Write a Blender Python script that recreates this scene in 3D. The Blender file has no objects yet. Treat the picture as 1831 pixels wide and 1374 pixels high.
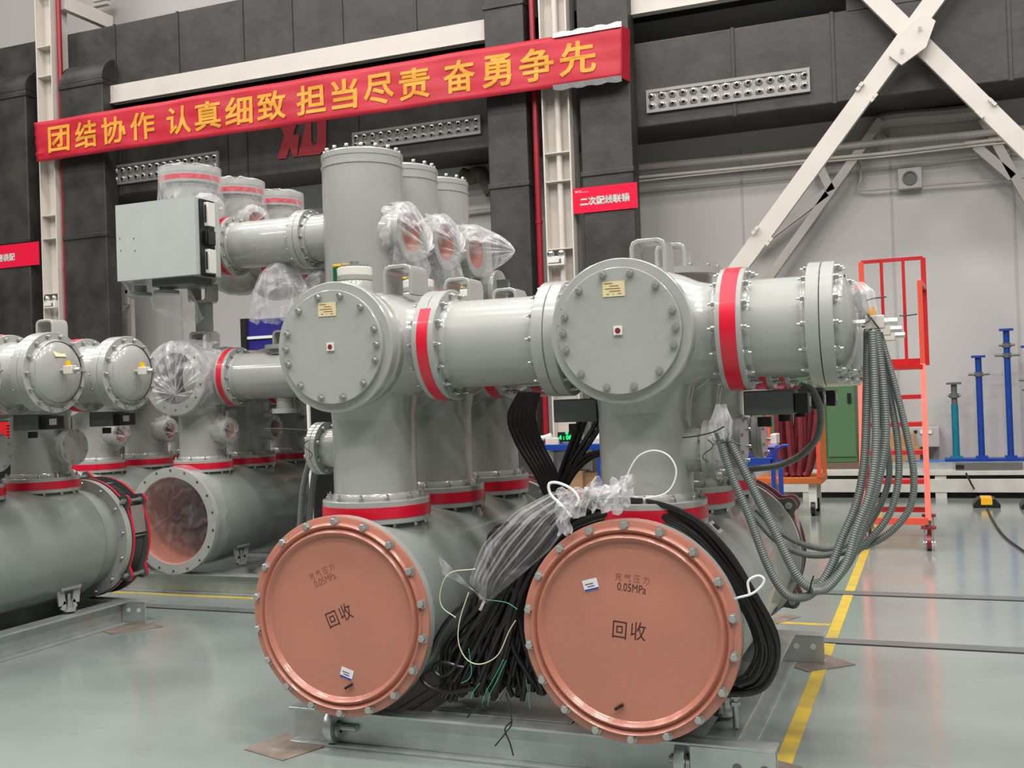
import bpy, bmesh, math, random
from mathutils import Vector, Matrix, Quaternion
from math import sin, cos, pi, radians as rad
SC = bpy.context.scene
COL = SC.collection
random.seed(7)

# ------------------------------------------------------------------ camera, world, lights, exposure
H = 1.55
FPX, YAW, PITCH, ROLL = 1888.0, -.3775, .011, -.0345
FW = Vector((sin(YAW)*cos(PITCH), cos(YAW)*cos(PITCH), sin(PITCH)))
_r = Vector((cos(YAW), -sin(YAW), 0)); _u = _r.cross(FW)
RT = _r*cos(ROLL) + _u*sin(ROLL); UP = -_r*sin(ROLL) + _u*cos(ROLL)
cam_d = bpy.data.cameras.new('camera'); cam = bpy.data.objects.new('camera', cam_d); COL.objects.link(cam)
cam_d.sensor_width = 36; cam_d.lens = 36*FPX/1831; cam_d.clip_end = 200
M3 = Matrix((RT, UP, -FW)).transposed()
cam.matrix_world = Matrix.Translation((0, 0, H)) @ M3.to_4x4()
SC.camera = cam

def at(px, py, X=None, Y=None, Z=None):
    "world point of a photo pixel on the plane X=, Y= or Z="
    d = FW + RT*((px-915.5)/FPX) - UP*((py-687)/FPX)
    t = X/d.x if X is not None else Y/d.y if Y is not None else (Z-H)/d.z
    return Vector((d.x*t, d.y*t, H + d.z*t))

SC.view_settings.view_transform = 'Standard'; SC.view_settings.look = 'None'
SC.view_settings.gamma = 1; SC.view_settings.use_curve_mapping = False
SC.view_settings.exposure = -0.30
SC.cycles.use_denoising = True
SC.cycles.max_bounces = 7; SC.cycles.transparent_max_bounces = 16
SC.cycles.caustics_reflective = False; SC.cycles.caustics_refractive = False
world = bpy.data.worlds.new('world'); SC.world = world; world.use_nodes = True
world.node_tree.nodes['Background'].inputs[0].default_value = (.55, .55, .58, 1)
world.node_tree.nodes['Background'].inputs[1].default_value = .3

LAMPS = [(x, y) for y in (-6, -2, 2, 6, 11) for x in (-17, -11, -5, 1, 7)]
LZ = 13.4
for i, (x, y) in enumerate(LAMPS):
    ld = bpy.data.lights.new('ceiling_lamp_light', 'AREA'); ld.shape = 'RECTANGLE'
    ld.size = 2.8; ld.size_y = .8; ld.energy = 620 if (x >= 1 and y <= 2) else 380; ld.color = (1, .975, .95)
    lo = bpy.data.objects.new('ceiling_lamp_light', ld); COL.objects.link(lo)
    lo.location = (x, y, LZ-.03)

# ------------------------------------------------------------------ materials
def lin(c):
    c = c/255
    return c/12.92 if c <= .04045 else ((c+.055)/1.055)**2.4
def mat(name, rgb, rough=.5, metal=0., coat=0., var=.0, vscale=4., bump=0., bscale=40., alpha=1., emit=0., rgb2=None, trans=0., detail=4., stretch=None, spec=.5):
    m = bpy.data.materials.new(name); m.use_nodes = True
    nt = m.node_tree; N = nt.nodes; L = nt.links; b = N['Principled BSDF']
    c = (lin(rgb[0]), lin(rgb[1]), lin(rgb[2]), 1)
    b.inputs['Base Color'].default_value = c
    b.inputs['Roughness'].default_value = rough; b.inputs['Metallic'].default_value = metal
    b.inputs['Coat Weight'].default_value = coat; b.inputs['Coat Roughness'].default_value = .08
    b.inputs['Alpha'].default_value = alpha; b.inputs['Transmission Weight'].default_value = trans
    b.inputs['Specular IOR Level'].default_value = spec
    if emit: b.inputs['Emission Color'].default_value = c; b.inputs['Emission Strength'].default_value = emit
    if var or bump:
        tc = N.new('ShaderNodeTexCoord'); mp = N.new('ShaderNodeMapping'); L.new(tc.outputs['Object'], mp.inputs[0])
        if stretch: mp.inputs['Scale'].default_value = stretch
    if var:
        n = N.new('ShaderNodeTexNoise'); n.inputs['Scale'].default_value = vscale; n.inputs['Detail'].default_value = detail
        L.new(mp.outputs[0], n.inputs['Vector'])
        r = N.new('ShaderNodeValToRGB'); r.color_ramp.elements[0].position = .35; r.color_ramp.elements[1].position = .65
        c2 = tuple(lin(v) for v in rgb2) if rgb2 else tuple(v*(1-var) for v in c[:3])
        r.color_ramp.elements[0].color = (*c2, 1); r.color_ramp.elements[1].color = c
        L.new(n.outputs[0], r.inputs[0]); L.new(r.outputs[0], b.inputs['Base Color'])
        mr = N.new('ShaderNodeMapRange'); mr.inputs['To Min'].default_value = max(.03, rough-.08); mr.inputs['To Max'].default_value = min(1, rough+.1)
        L.new(n.outputs[0], mr.inputs[0]); L.new(mr.outputs[0], b.inputs['Roughness'])
    if bump:
        n2 = N.new('ShaderNodeTexNoise'); n2.inputs['Scale'].default_value = bscale; n2.inputs['Detail'].default_value = 3
        L.new(mp.outputs[0], n2.inputs['Vector'])
        bp = N.new('ShaderNodeBump'); bp.inputs['Strength'].default_value = bump; bp.inputs['Distance'].default_value = .01
        L.new(n2.outputs[0], bp.inputs['Height']); L.new(bp.outputs[0], b.inputs['Normal'])
    return m
PAINT = mat('grey_green_paint', (166, 167, 162), .26, coat=.6, var=.05, vscale=2, bump=.05, bscale=60)
PAINT2 = mat('grey_green_paint_dull', (140, 147, 141), .3, coat=.4, var=.06, vscale=3)
BOXP = mat('cabinet_paint', (180, 186, 182), .25, coat=.3, var=.03)
COPPER = mat('copper_red_primer', (182, 118, 99), .3, coat=.4, var=.10, vscale=3, bump=.15, bscale=150)
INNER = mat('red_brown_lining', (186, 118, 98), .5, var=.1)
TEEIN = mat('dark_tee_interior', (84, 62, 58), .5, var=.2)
STEEL = mat('zinc_bolt', (200, 200, 196), .32, metal=.85, var=.1, vscale=40)
GALV = mat('galvanised_steel', (198, 204, 202), .3, metal=.65, var=.14, vscale=9, bump=.08, bscale=90)
RED = mat('red_tape', (214, 14, 48), .35, coat=.2)
WHITEP = mat('white_plastic', (225, 222, 215), .4)
LABEL = mat('label_beige', (220, 205, 158), .5)
LABW = mat('label_white', (218, 216, 222), .4)
INK = mat('dark_ink', (62, 26, 22), .6)
INKF = mat('faded_ink', (128, 70, 56), .6)
BLACK = mat('black_rubber', (27, 24, 24), .35, coat=.15)
BLKP = mat('black_plastic', (20, 20, 20), .4)
FOAM = mat('black_duct_foam', (64, 61, 58), .5, var=.35, vscale=2.2, bump=.6, bscale=7, rgb2=(44, 41, 40), detail=8)
FOAMD = mat('duct_seam_tape', (44, 41, 40), .6, bump=.3, bscale=12)
WALL = mat('painted_wall', (190, 185, 183), .6, var=.06, vscale=.5, bump=.05, bscale=3)
CEIL = mat('ceiling_sheet', (84, 84, 82), .7)
WALLO = mat('far_wall', (92, 92, 90), .7)
JOINT = mat('wall_joint', (172, 168, 166), .7)
CREAM = mat('cream_steel_paint', (212, 204, 195), .42, var=.06, vscale=2)
DGREY = mat('dark_grey_metal', (92, 96, 94), .4, var=.1)
BANNER = mat('red_banner_cloth', (196, 34, 54), .5, var=.12, vscale=1.3, bump=.2, bscale=6)
GOLD = mat('gold_lettering', (226, 158, 48), .6)
LRED = mat('dull_red_logo', (150, 36, 44), .6)
SIGN = mat('red_sign_board', (236, 24, 64), .2, coat=.5)
PIPER = mat('red_pipe_paint', (150, 22, 36), .35)
ORANGE = mat('orange_red_paint', (222, 84, 62), .35, var=.08)
ORED = mat('red_ladder_paint', (190, 32, 36), .35, var=.08)
BLUE = mat('blue_paint', (22, 62, 150), .35, var=.12)
TEAL = mat('teal_paint', (14, 116, 140), .4, var=.12)
GREENM = mat('green_cabinet', (78, 112, 76), .45, var=.06)
CONDUIT = mat('grey_conduit', (106, 111, 107), .36)
HOSE = mat('dark_red_hose', (118, 36, 44), .55, var=.3, vscale=12)
CARD = mat('cardboard', (170, 132, 96), .8, var=.1)
WOODW = mat('whitewashed_timber', (196, 192, 184), .8, var=.15, vscale=6)
DARK = mat('dark_void', (18, 16, 16), .9)
RUST = mat('rusty_plate', (140, 128, 118), .5, metal=.2, var=.3, vscale=8, rgb2=(112, 98, 88))
YEL = mat('yellow_plastic', (240, 178, 20), .4)
GREENB = mat('green_plastic', (14, 86, 56), .4)
BIN = mat('violet_blue_bin', (60, 50, 150), .4)
TIE = mat('white_tie', (232, 232, 230), .35)
LED = mat('green_led', (20, 235, 110), .4, emit=2.5)
WRED = mat('wheel_red', (130, 34, 44), .4)
CHROME = mat('chrome', (220, 220, 220), .15, metal=1)
TEALW = mat('green_wire', (60, 170, 140), .4)
CREAMW = mat('cream_wire', (215, 215, 180), .4)
VIOL = mat('deep_blue_panel', (40, 36, 120), .4)
SILV = mat('silver_tape', (190, 188, 190), .3, metal=.7, bump=.8, bscale=20)

# clear plastic film
FILM = bpy.data.materials.new('clear_plastic_film'); FILM.use_nodes = True
def film_nodes(m, a=.11, col=(.80, .78, .80), fac=.5, bmp=.35):
    nt = m.node_tree; N = nt.nodes; L = nt.links; b = N['Principled BSDF']
    b.inputs['Base Color'].default_value = (*col, 1); b.inputs['Roughness'].default_value = .18
    b.inputs['Specular IOR Level'].default_value = .8
    tc = N.new('ShaderNodeTexCoord'); ns = N.new('ShaderNodeTexNoise'); ns.inputs['Scale'].default_value = 5.5; ns.inputs['Detail'].default_value = 3; ns.inputs['Distortion'].default_value = 1.2
    try: ns.noise_type = 'RIDGED_MULTIFRACTAL'
    except Exception: pass
    L.new(tc.outputs['Object'], ns.inputs['Vector'])
    bp = N.new('ShaderNodeBump'); bp.inputs['Strength'].default_value = bmp; bp.inputs['Distance'].default_value = .02
    L.new(ns.outputs[0], bp.inputs['Height']); L.new(bp.outputs[0], b.inputs['Normal'])
    n2 = N.new('ShaderNodeTexNoise'); n2.inputs['Scale'].default_value = 7; n2.inputs['Detail'].default_value = 2.5; n2.inputs['Distortion'].default_value = 1.5
    L.new(tc.outputs['Object'], n2.inputs['Vector'])
    mr = N.new('ShaderNodeMapRange'); mr.inputs['From Min'].default_value = .45; mr.inputs['From Max'].default_value = .7
    mr.inputs['To Min'].default_value = a*.55; mr.inputs['To Max'].default_value = min(1, a*2.4)
    L.new(n2.outputs[0], mr.inputs[0])
    # folds seen edge-on gather more film
    lw = N.new('ShaderNodeLayerWeight'); lw.inputs[0].default_value = .35; L.new(bp.outputs[0], lw.inputs['Normal'])
    mu = N.new('ShaderNodeMath'); mu.operation = 'MULTIPLY_ADD'; mu.inputs[1].default_value = fac; mu.use_clamp = True
    L.new(lw.outputs['Facing'], mu.inputs[0]); L.new(mr.outputs[0], mu.inputs[2]); L.new(mu.outputs[0], b.inputs['Alpha'])
film_nodes(FILM)
FILM2 = bpy.data.materials.new('clear_plastic_film_gathered'); FILM2.use_nodes = True; film_nodes(FILM2, .19)
FILM3 = bpy.data.materials.new('clear_plastic_bag_film'); FILM3.use_nodes = True; film_nodes(FILM3, .10, fac=.45, bmp=.12)
FILM4 = bpy.data.materials.new('taut_thin_film'); FILM4.use_nodes = True; film_nodes(FILM4, .05, fac=.2, bmp=.25)

# ------------------------------------------------------------------ mesh helpers
def new_obj(name, me, parent=None, **kw):
    o = bpy.data.objects.new(name, me); COL.objects.link(o)
    if parent is not None: o.parent = parent
    for k, v in kw.items(): o[k] = v
    return o
def frame(ax):
    ax = Vector(ax).normalized()
    t = Vector((0, 0, 1)) if abs(ax.z) < .9 else Vector((1, 0, 0))
    if abs(ax.z) > .9: e1 = Vector((1, 0, 0))
    else: e1 = t.cross(ax).normalized()
    e2 = ax.cross(e1)
    return e1, e2, ax
class MB:
    def __init__(s): s.v = []; s.f = []; s.m = []; s.mats = []
    def mi(s, m):
        if m not in s.mats: s.mats.append(m)
        return s.mats.index(m)
    def add(s, vs, fs, m):
        o = len(s.v); k = s.mi(m); s.v += [Vector(p) for p in vs]
        for f in fs: s.f.append([i+o for i in f]); s.m.append(k)
    def box(s, c, size, m, rz=0., R=None):
        x, y, z = size[0]/2, size[1]/2, size[2]/2; c = Vector(c)
        R = R or Matrix.Rotation(rz, 3, 'Z')
        vs = [c + R @ Vector((a*x, b*y, d*z)) for d in (-1, 1) for a, b in ((-1, -1), (1, -1), (1, 1), (-1, 1))]
        s.add(vs, [(3, 2, 1, 0), (4, 5, 6, 7), (0, 1, 5, 4), (1, 2, 6, 5), (2, 3, 7, 6), (3, 0, 4, 7)], m)
    def span(s, a, b, m):
        a = Vector(a); b = Vector(b); s.box((a+b)/2, [abs(q) for q in (b-a)], m)
    def bar(s, a, b, w, h, m, up=(0, 0, 1)):
        a = Vector(a); b = Vector(b); d = (b-a); n = d.normalized()
        u = Vector(up); sd = n.cross(u)
        if sd.length < 1e-3: sd = n.cross(Vector((1, 0, 0)))
        sd.normalize(); uu = sd.cross(n)
        R = Matrix((n, sd, uu)).transposed()
        s.box((a+b)/2, (d.length, w, h), m, R=R)
    def lathe(s, c, ax, prof, m, n=48, close=False):
        "prof: (radius, height) along ax from c"
        e1, e2, e3 = frame(ax); c = Vector(c); vs = []; fs = []; idx = []
        for r, h in prof:
            if r < 1e-6: idx.append([len(vs)]*n); vs.append(c+e3*h)
            else:
                idx.append(list(range(len(vs), len(vs)+n)))
                for i in range(n):
                    a = 2*pi*i/n; vs.append(c + e3*h + (e1*cos(a)+e2*sin(a))*r)
        P = list(zip(idx, idx[1:]))
        if close: P.append((idx[-1], idx[0]))
        for A, B in P:
            for i in range(n):
                j = (i+1) % n
                q = [A[i], A[j], B[j], B[i]]
                q2 = []
                for t in q:
                    if t not in q2: q2.append(t)
                if len(q2) > 2: fs.append(q2)
        s.add(vs, fs, m)
    def cyl(s, a, b, r, m, n=16, r2=None):
        a = Vector(a); b = Vector(b); h = (b-a).length
        s.lathe(a, b-a, [(0, 0), (r, 0), (r2 if r2 is not None else r, h), (0, h)], m, n)
    def tube(s, pts, r, m, n=8, caps=True, rib=None):
        pts = [Vector(p) for p in pts]; rings = []
        e = None
        for i, p in enumerate(pts):
            t = (pts[min(i+1, len(pts)-1)] - pts[max(i-1, 0)]).normalized()
            if e is None:
                e = t.cross(Vector((.31, .2, .93)));
                if e.length < .01: e = t.cross(Vector((1, 0, 0)))
            e = (e - t*e.dot(t)).normalized(); g = t.cross(e)
            rr = r(i/(len(pts)-1)) if callable(r) else r
            if rib: rr *= (1.0 if i % 2 else rib)
            rings.append([p + (e*cos(2*pi*k/n) + g*sin(2*pi*k/n))*rr for k in range(n)])
        vs = [q for R in rings for q in R]; fs = []
        for i in range(len(rings)-1):
            for k in range(n):
                l = (k+1) % n; fs.append((i*n+k, i*n+l, (i+1)*n+l, (i+1)*n+k))
        if caps: fs.append(tuple(range(n))[::-1]); fs.append(tuple((len(rings)-1)*n+k for k in range(n)))
        s.add(vs, fs, m)
    def prism(s, poly, a, m):
        "poly: list of 3D points, a: extrusion vector"
        n = len(poly); a = Vector(a); P = [Vector(p) for p in poly]
        s.add(P+[p+a for p in P], [tuple(range(n))[::-1], tuple(range(n, 2*n))]+[(i, (i+1) % n, n+(i+1) % n, n+i) for i in range(n)], m)
    def build(s, name, parent=None, org=None, smooth=True, bevel=0, **kw):
        if org is None: org = parent['_o'] if parent is not None and '_o' in parent else (0, 0, 0)
        org = Vector(org)
        me = bpy.data.meshes.new(name); me.from_pydata([v-org for v in s.v], [], s.f)
        for m in s.mats: me.materials.append(m)
        me.polygons.foreach_set('material_index', s.m)
        bm = bmesh.new(); bm.from_mesh(me); bmesh.ops.recalc_face_normals(bm, faces=bm.faces); bm.to_mesh(me); bm.free()
        if smooth:
            me.polygons.foreach_set('use_smooth', [True]*len(me.polygons)); me.set_sharp_from_angle(angle=rad(35))
        o = new_obj(name, me, parent, **kw)
        if parent is None: o.location = org
        if bevel:
            md = o.modifiers.new('bevel', 'BEVEL'); md.width = bevel; md.segments = 2; md.limit_method = 'ANGLE'; md.angle_limit = rad(50)
        o['_o'] = list(org)
        return o
def thing(name, label, cat, org, group=None):
    o = new_obj(name, None, None, label=label, category=cat); o.location = org; o['_o'] = list(org); o.empty_display_size = .1
    if group: o['group'] = group
    return o
def tag(o, label, cat, group=None):
    o['label'] = label; o['category'] = cat
    if group: o['group'] = group
    return o
def struct(o): o['kind'] = 'structure'; return o
def smooth_path(P, n=8):
    P = [Vector(p) for p in P]; out = []
    Q = [P[0]*2-P[1]] + P + [P[-1]*2-P[-2]]
    for i in range(1, len(Q)-2):
        a, b, c, d = Q[i-1], Q[i], Q[i+1], Q[i+2]
        for k in range(n):
            t = k/n
            out.append(.5*((2*b) + (c-a)*t + (2*a-5*b+4*c-d)*t*t + (-a+3*b-3*c+d)*t**3))
    out.append(P[-1]); return out
def resample(P, step):
    out = [P[0]]; acc = 0
    for a, b in zip(P, P[1:]):
        L = (b-a).length
        while acc + L >= step:
            t = (step-acc)/L; a = a.lerp(b, t); out.append(a); L = (b-a).length; acc = 0
        acc += L
    return out

# shared bolt meshes (axis +Z, head standing out of z=0)
def bolt_mesh(name, r, h, wash=True, m=None, n=6, stud=0):
    b = MB(); m = m or STEEL
    if wash: b.lathe((0, 0, 0), (0, 0, 1), [(0, 0), (r*1.25, 0), (r*1.25, h*.15), (0, h*.15)], m, 14)
    b.lathe((0, 0, h*.12), (0, 0, 1), [(r, 0), (r, h*.75), (r*.86, h*.88), (0, h*.88)], m, n)
    if stud: b.lathe((0, 0, h*.9), (0, 0, 1), [(r*.5, 0), (r*.5, stud), (0, stud)], m, 8)
    o = b.build(name, None); me = o.data; bpy.data.objects.remove(o); return me
BOLT_BIG = bolt_mesh('bolt', .0165, .026)
BOLT_MED = bolt_mesh('bolt', .0125, .022)
BOLT_NUT = bolt_mesh('bolt', .0105, .018, stud=.014)
BOLT_SM = bolt_mesh('bolt', .0085, .014)
def ring_pts(c, ax, R, angs):
    e1, e2, e3 = frame(ax); c = Vector(c)
    return [c + (e1*sin(a)+e2*cos(a))*R if abs(Vector(ax).normalized().z) < .9 else c + (e1*cos(a)+e2*sin(a))*R for a in angs]
def bolts(parent, c, ax, R, n, mesh, phase=0., angs=None, joined=False, name='bolt'):
    angs = angs or [phase + 2*pi*i/n for i in range(n)]
    q = Vector((0, 0, 1)).rotation_difference(Vector(ax).normalized())
    org = Vector(parent['_o'])
    P = ring_pts(c, ax, R, angs)
    if joined:
        b = MB(); RM = q.to_matrix()
        for p in P: b.add([p + RM @ v.co for v in mesh.vertices], [tuple(f.vertices) for f in mesh.polygons], mesh.materials[0])
        b.build(name+'s', parent, kind='stuff'); return
    for p in P:
        o = new_obj(name, mesh, parent); o.location = p-org; o.rotation_mode = 'QUATERNION'; o.rotation_quaternion = q

def flange(T, c, ax, r=.25, arcs=None, rp=.193, th=.052, gap=.003, tape=True, nb=16, joined=False, name='pipe_flange', phase=.2, double=True, both=True, tw=.5):
    "pair of bolted discs round a pipe, centred on c, with red tape round the joint"
    ax = Vector(ax).normalized(); b = MB(); ch = .003
    def disc(h0, h1): b.lathe(c, ax, [(rp-.004, h0), (r-ch, h0), (r, h0+ch), (r, h1-ch), (r-ch, h1), (rp-.004, h1)], PAINT, 64)
    disc(gap/2, th)
    if double: disc(-th, -gap/2)
    # weld collars
    b.lathe(c, ax, [(rp+.012, th), (rp+.012, th+.012), (rp, th+.03)], PAINT, 48)
    if double: b.lathe(c, ax, [(rp+.012, -th), (rp+.012, -th-.012), (rp, -th-.03)], PAINT, 48)
    o = b.build(name, T)
    c = Vector(c)
    if tape:
        t = MB(); w = th*tw
        if arcs:
            for a0, a1 in arcs:
                n_ = 40; P_ = []
                for q_ in range(n_+1):
                    aa = rad(a0+(a1-a0)*q_/n_)
                    for hx in (-w, w): P_.append(Vector(c)+ax*hx+Vector((0, -sin(aa), cos(aa)))*(r+.0018))
                t.add(P_, [(2*q_, 2*q_+2, 2*q_+3, 2*q_+1) for q_ in range(n_)], RED)
        else:
            t.lathe(c, ax, [(r+.0005, -w), (r+.0018, -w), (r+.0018, w), (r+.0005, w)], RED, 64)
        t.build('red_tape', o, label='glossy red tape')
    if nb:
        bolts(o, c+ax*th, ax, r-.024, nb, BOLT_NUT, phase, joined=joined)
        if both and double: bolts(o, c-ax*th, -ax, r-.024, nb, BOLT_NUT, phase if abs(ax.z) > .9 else -phase, joined=joined)
    return o
def pipe(T, a, b_, r, m=PAINT, n=64, name='pipe'):
    b = MB(); a = Vector(a); b_ = Vector(b_); h = (b_-a).length
    b.lathe(a, b_-a, [(r, 0), (r, h)], m, n)
    return b.build(name, T)
def text_mesh(body, size, bold=0., align='CENTER'):
    cu = bpy.data.curves.new('t', 'FONT'); cu.body = body; cu.size = size; cu.align_x = align; cu.align_y = 'CENTER'; cu.resolution_u = 3
    o = bpy.data.objects.new('t', cu); COL.objects.link(o)
    dg = bpy.context.evaluated_depsgraph_get(); dg.update()
    me = bpy.data.meshes.new_from_object(o.evaluated_get(dg)); bpy.data.objects.remove(o)
    if not bold: return me
    bm = bmesh.new(); bm.from_mesh(me)
    V = [Vector((v.co.x, v.co.y, 0)) for v in bm.verts]; F = [tuple(v.index for v in f.verts) for f in bm.faces]
    bm.edges.ensure_lookup_table()
    for e in bm.edges:
        if len(e.link_faces) != 1: continue
        a, c = (Vector((v.co.x, v.co.y, 0)) for v in e.verts); d = c-a
        if d.length < 1e-7: continue
        d.normalize(); n = Vector((-d.y, d.x, 0))*bold; d = d*bold*.6; k = len(V)
        V += [q_+Vector((0, 0, -1)) for q_ in (a-d-n, c+d-n, c+d+n, a-d+n)]; F.append((k, k+1, k+2, k+3))
    bm.free(); m2 = bpy.data.meshes.new('t'); m2.from_pydata(V, [], F); return m2
def place_text(body, size, fn, m, name, parent=None, bold=0., align='CENTER', **kw):
    "fn maps text (x, y) to a world point"
    me = text_mesh(body, size, bold, align)
    b = MB(); b.add([fn(v.co.x, v.co.y)+Vector((0, -v.co.z*.0006, 0)) for v in me.vertices], [tuple(f.vertices) for f in me.polygons], m)
    return b.build(name, parent, smooth=False, **kw)

# ================================================================== THE HALL
WY = 16.2          # back wall
CY = 14.7          # column plane
DY = 15.1          # front face of the horizontal ducts
XL, XR, YF, ZC = -27., 13., -9., 14.0
fl = MB(); fl.span((XL, YF, -.1), (XR, WY+.2, 0), DARK)
FLOOR = bpy.data.materials.new('grey_green_epoxy_floor'); FLOOR.use_nodes = True
def floor_nodes(m):
    nt = m.node_tree; N = nt.nodes; L = nt.links; b = N['Principled BSDF']
    tc = N.new('ShaderNodeTexCoord')
    n1 = N.new('ShaderNodeTexNoise'); n1.inputs['Scale'].default_value = .7; n1.inputs['Detail'].default_value = 5
    n2 = N.new('ShaderNodeTexNoise'); n2.inputs['Scale'].default_value = 9; n2.inputs['Detail'].default_value = 6
    mp = N.new('ShaderNodeMapping'); mp.inputs['Scale'].default_value = (3, 14, 1); mp.inputs['Rotation'].default_value = (0, 0, .5)
    n3 = N.new('ShaderNodeTexNoise'); n3.inputs['Scale'].default_value = 1.6; n3.inputs['Detail'].default_value = 4
    L.new(tc.outputs['Object'], n1.inputs['Vector']); L.new(tc.outputs['Object'], n2.inputs['Vector'])
    L.new(tc.outputs['Object'], mp.inputs[0]); L.new(mp.outputs[0], n3.inputs['Vector'])
    r = N.new('ShaderNodeValToRGB'); r.color_ramp.elements[0].position = .35; r.color_ramp.elements[1].position = .65
    r.color_ramp.elements[0].color = (lin(126), lin(135), lin(130), 1); r.color_ramp.elements[1].color = (lin(139), lin(147), lin(142), 1)
    L.new(n1.outputs[0], r.inputs[0])
    s = N.new('ShaderNodeValToRGB'); s.color_ramp.elements[0].position = .66; s.color_ramp.elements[1].position = .72
    s.color_ramp.elements[0].color = (0, 0, 0, 1); s.color_ramp.elements[1].color = (.45, .45, .45, 1)
    L.new(n3.outputs[0], s.inputs[0])
    mx = N.new('ShaderNodeMix'); mx.data_type = 'RGBA'
    L.new(s.outputs[0], mx.inputs[0]); L.new(r.outputs[0], mx.inputs[6]); mx.inputs[7].default_value = (lin(104), lin(112), lin(108), 1)
    L.new(mx.outputs[2], b.inputs['Base Color'])
    mr = N.new('ShaderNodeMapRange'); mr.inputs['To Min'].default_value = .08; mr.inputs['To Max'].default_value = .24
    L.new(n2.outputs[0], mr.inputs[0]); L.new(mr.outputs[0], b.inputs['Roughness'])
    bp = N.new('ShaderNodeBump'); bp.inputs['Strength'].default_value = .12; bp.inputs['Distance'].default_value = .004
    L.new(n1.outputs[0], bp.inputs['Height']); L.new(bp.outputs[0], b.inputs['Normal'])
    b.inputs['Coat Weight'].default_value = .3; b.inputs['Coat Roughness'].default_value = .12
floor_nodes(FLOOR); fl.m = [0]*len(fl.m); fl.mats = [FLOOR]
struct(fl.build('floor', smooth=False))
def slab(name, a, b, m): q = MB(); q.span(a, b, m); return struct(q.build(name, smooth=False))
slab('ceiling', (XL, YF, ZC), (XR, WY+.2, ZC+.2), CEIL)
slab('wall_back', (XL, WY, 0), (XR, WY+.2, ZC), WALL)
slab('wall_left', (XL-.2, YF, 0), (XL, WY+.2, ZC), WALLO)
slab('wall_right', (XR, YF, 0), (XR+.2, WY+.2, ZC), WALLO)
slab('wall_front', (XL, YF-.2, 0), (XR, YF, ZC), WALLO)
# panel joints of the back wall
for i, px in enumerate((1607, 1340, 1826, 330)):
    p = at(px, 700, Y=WY); q = MB(); q.span((p.x-.012, WY-.012, 0), (p.x+.012, WY+.01, 5.2), JOINT); struct(q.build('trim_%d' % (i+1), smooth=False))
for x, y in LAMPS:
    t = thing('ceiling_light', 'long white ceiling light fixture hanging above the hall', 'light', (x, y, LZ), 'rows of hall lights')
    b = MB(); b.box((x, y, LZ+.03), (2.9, .9, .06), WHITEP); b.build('lamp_housing', t)
    b = MB(); b.cyl((x, y, LZ+.06), (x, y, ZC), .02, DGREY); b.build('hanger', t)
# floor strips and painted lines
def quad_on_floor(name, p, z, h, m):
    b = MB(); b.prism([Vector((q.x, q.y, z)) for q in p], (0, 0, h), m); return struct(b.build(name, smooth=False))
FLY = mat('yellow_floor_paint', (204, 172, 58), .4, var=.25, vscale=9, rgb2=(176, 154, 72))
STRIP = mat('floor_steel_strip', (124, 128, 126), .35, metal=.4, var=.15)
b = MB(); b.span((-.655, 4.0, 0), (-.585, 13.5, .0025), FLY); struct(b.build('trim_5', smooth=False))
b = MB(); b.span((-9, 7.05, 0), (-.66, 7.11, .0022), FLY); struct(b.build('trim_6', smooth=False))
for i, (y0, y1) in enumerate(((6.58, 6.70), (8.12, 8.26))):
    b = MB(); b.span((-14 if i == 0 else -1.2, y0, 0), (9, y1, .006), STRIP); b.span((-14 if i == 0 else -1.2, y0-.012, 0), (9, y0-.001, .003), DARK); struct(b.build('trim_%d' % (7+i), smooth=False))  # thin dark line before each strip paints in its shadow

# ---- steel columns
def column(px, py, w, label, cable):
    p = at(px, py, Y=CY); x = p.x; t = thing('steel_column', label, 'column', (x, CY, 0))
    b = MB()
    b.span((x-w/2, CY, 0), (x-w/2+.022, CY+.4, ZC), CREAM); b.span((x+w/2-.022, CY, 0), (x+w/2, CY+.4, ZC), CREAM)
    b.span((x-w/2, CY+.19, 0), (x+w/2, CY+.21, ZC), CREAM); b.build('column_section', t, smooth=False)
    z = .6
    k = 0
    while z < ZC:
        b = MB(); b.span((x-w/2+.02, CY+.01, z), (x+w/2-.02, CY+.2, z+.015), CREAM); b.build('stiffener', t, smooth=False)
        z += (1.0 if k % 2 == 0 else .42) + (.12 if k % 3 == 0 else 0); k += 1
    if cable:
        b = MB(); b.cyl((x+.0, CY+.1, 2.2), (x+.0, CY+.1, ZC), .045, CREAM, 16); b.build('downpipe', t)
    return x, w
cx1, cw1 = column(84, 300, .37, 'cream steel column at the left under the banner end', False)
cx2, cw2 = column(995, 250, .43, 'cream steel column with a pipe in its web, beside the small red sign', True)
def red_pipe(px, py, label):
    p = at(px, py, Y=CY+.1); b = MB(); b.cyl((p.x, CY+.1, 0), (p.x, CY+.1, ZC), .045, PIPER, 14)
    for z in (2.2, 4.1, 6.6): b.cyl((p.x, CY+.1, z), (p.x, CY+.1, z+.05), .054, PIPER, 14)
    tag(b.build('red_pipe'), label, 'pipe')
red_pipe(113, 300, 'dark red vertical pipe beside the left steel column')
red_pipe(957, 200, 'dark red vertical pipe beside the middle steel column')
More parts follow.
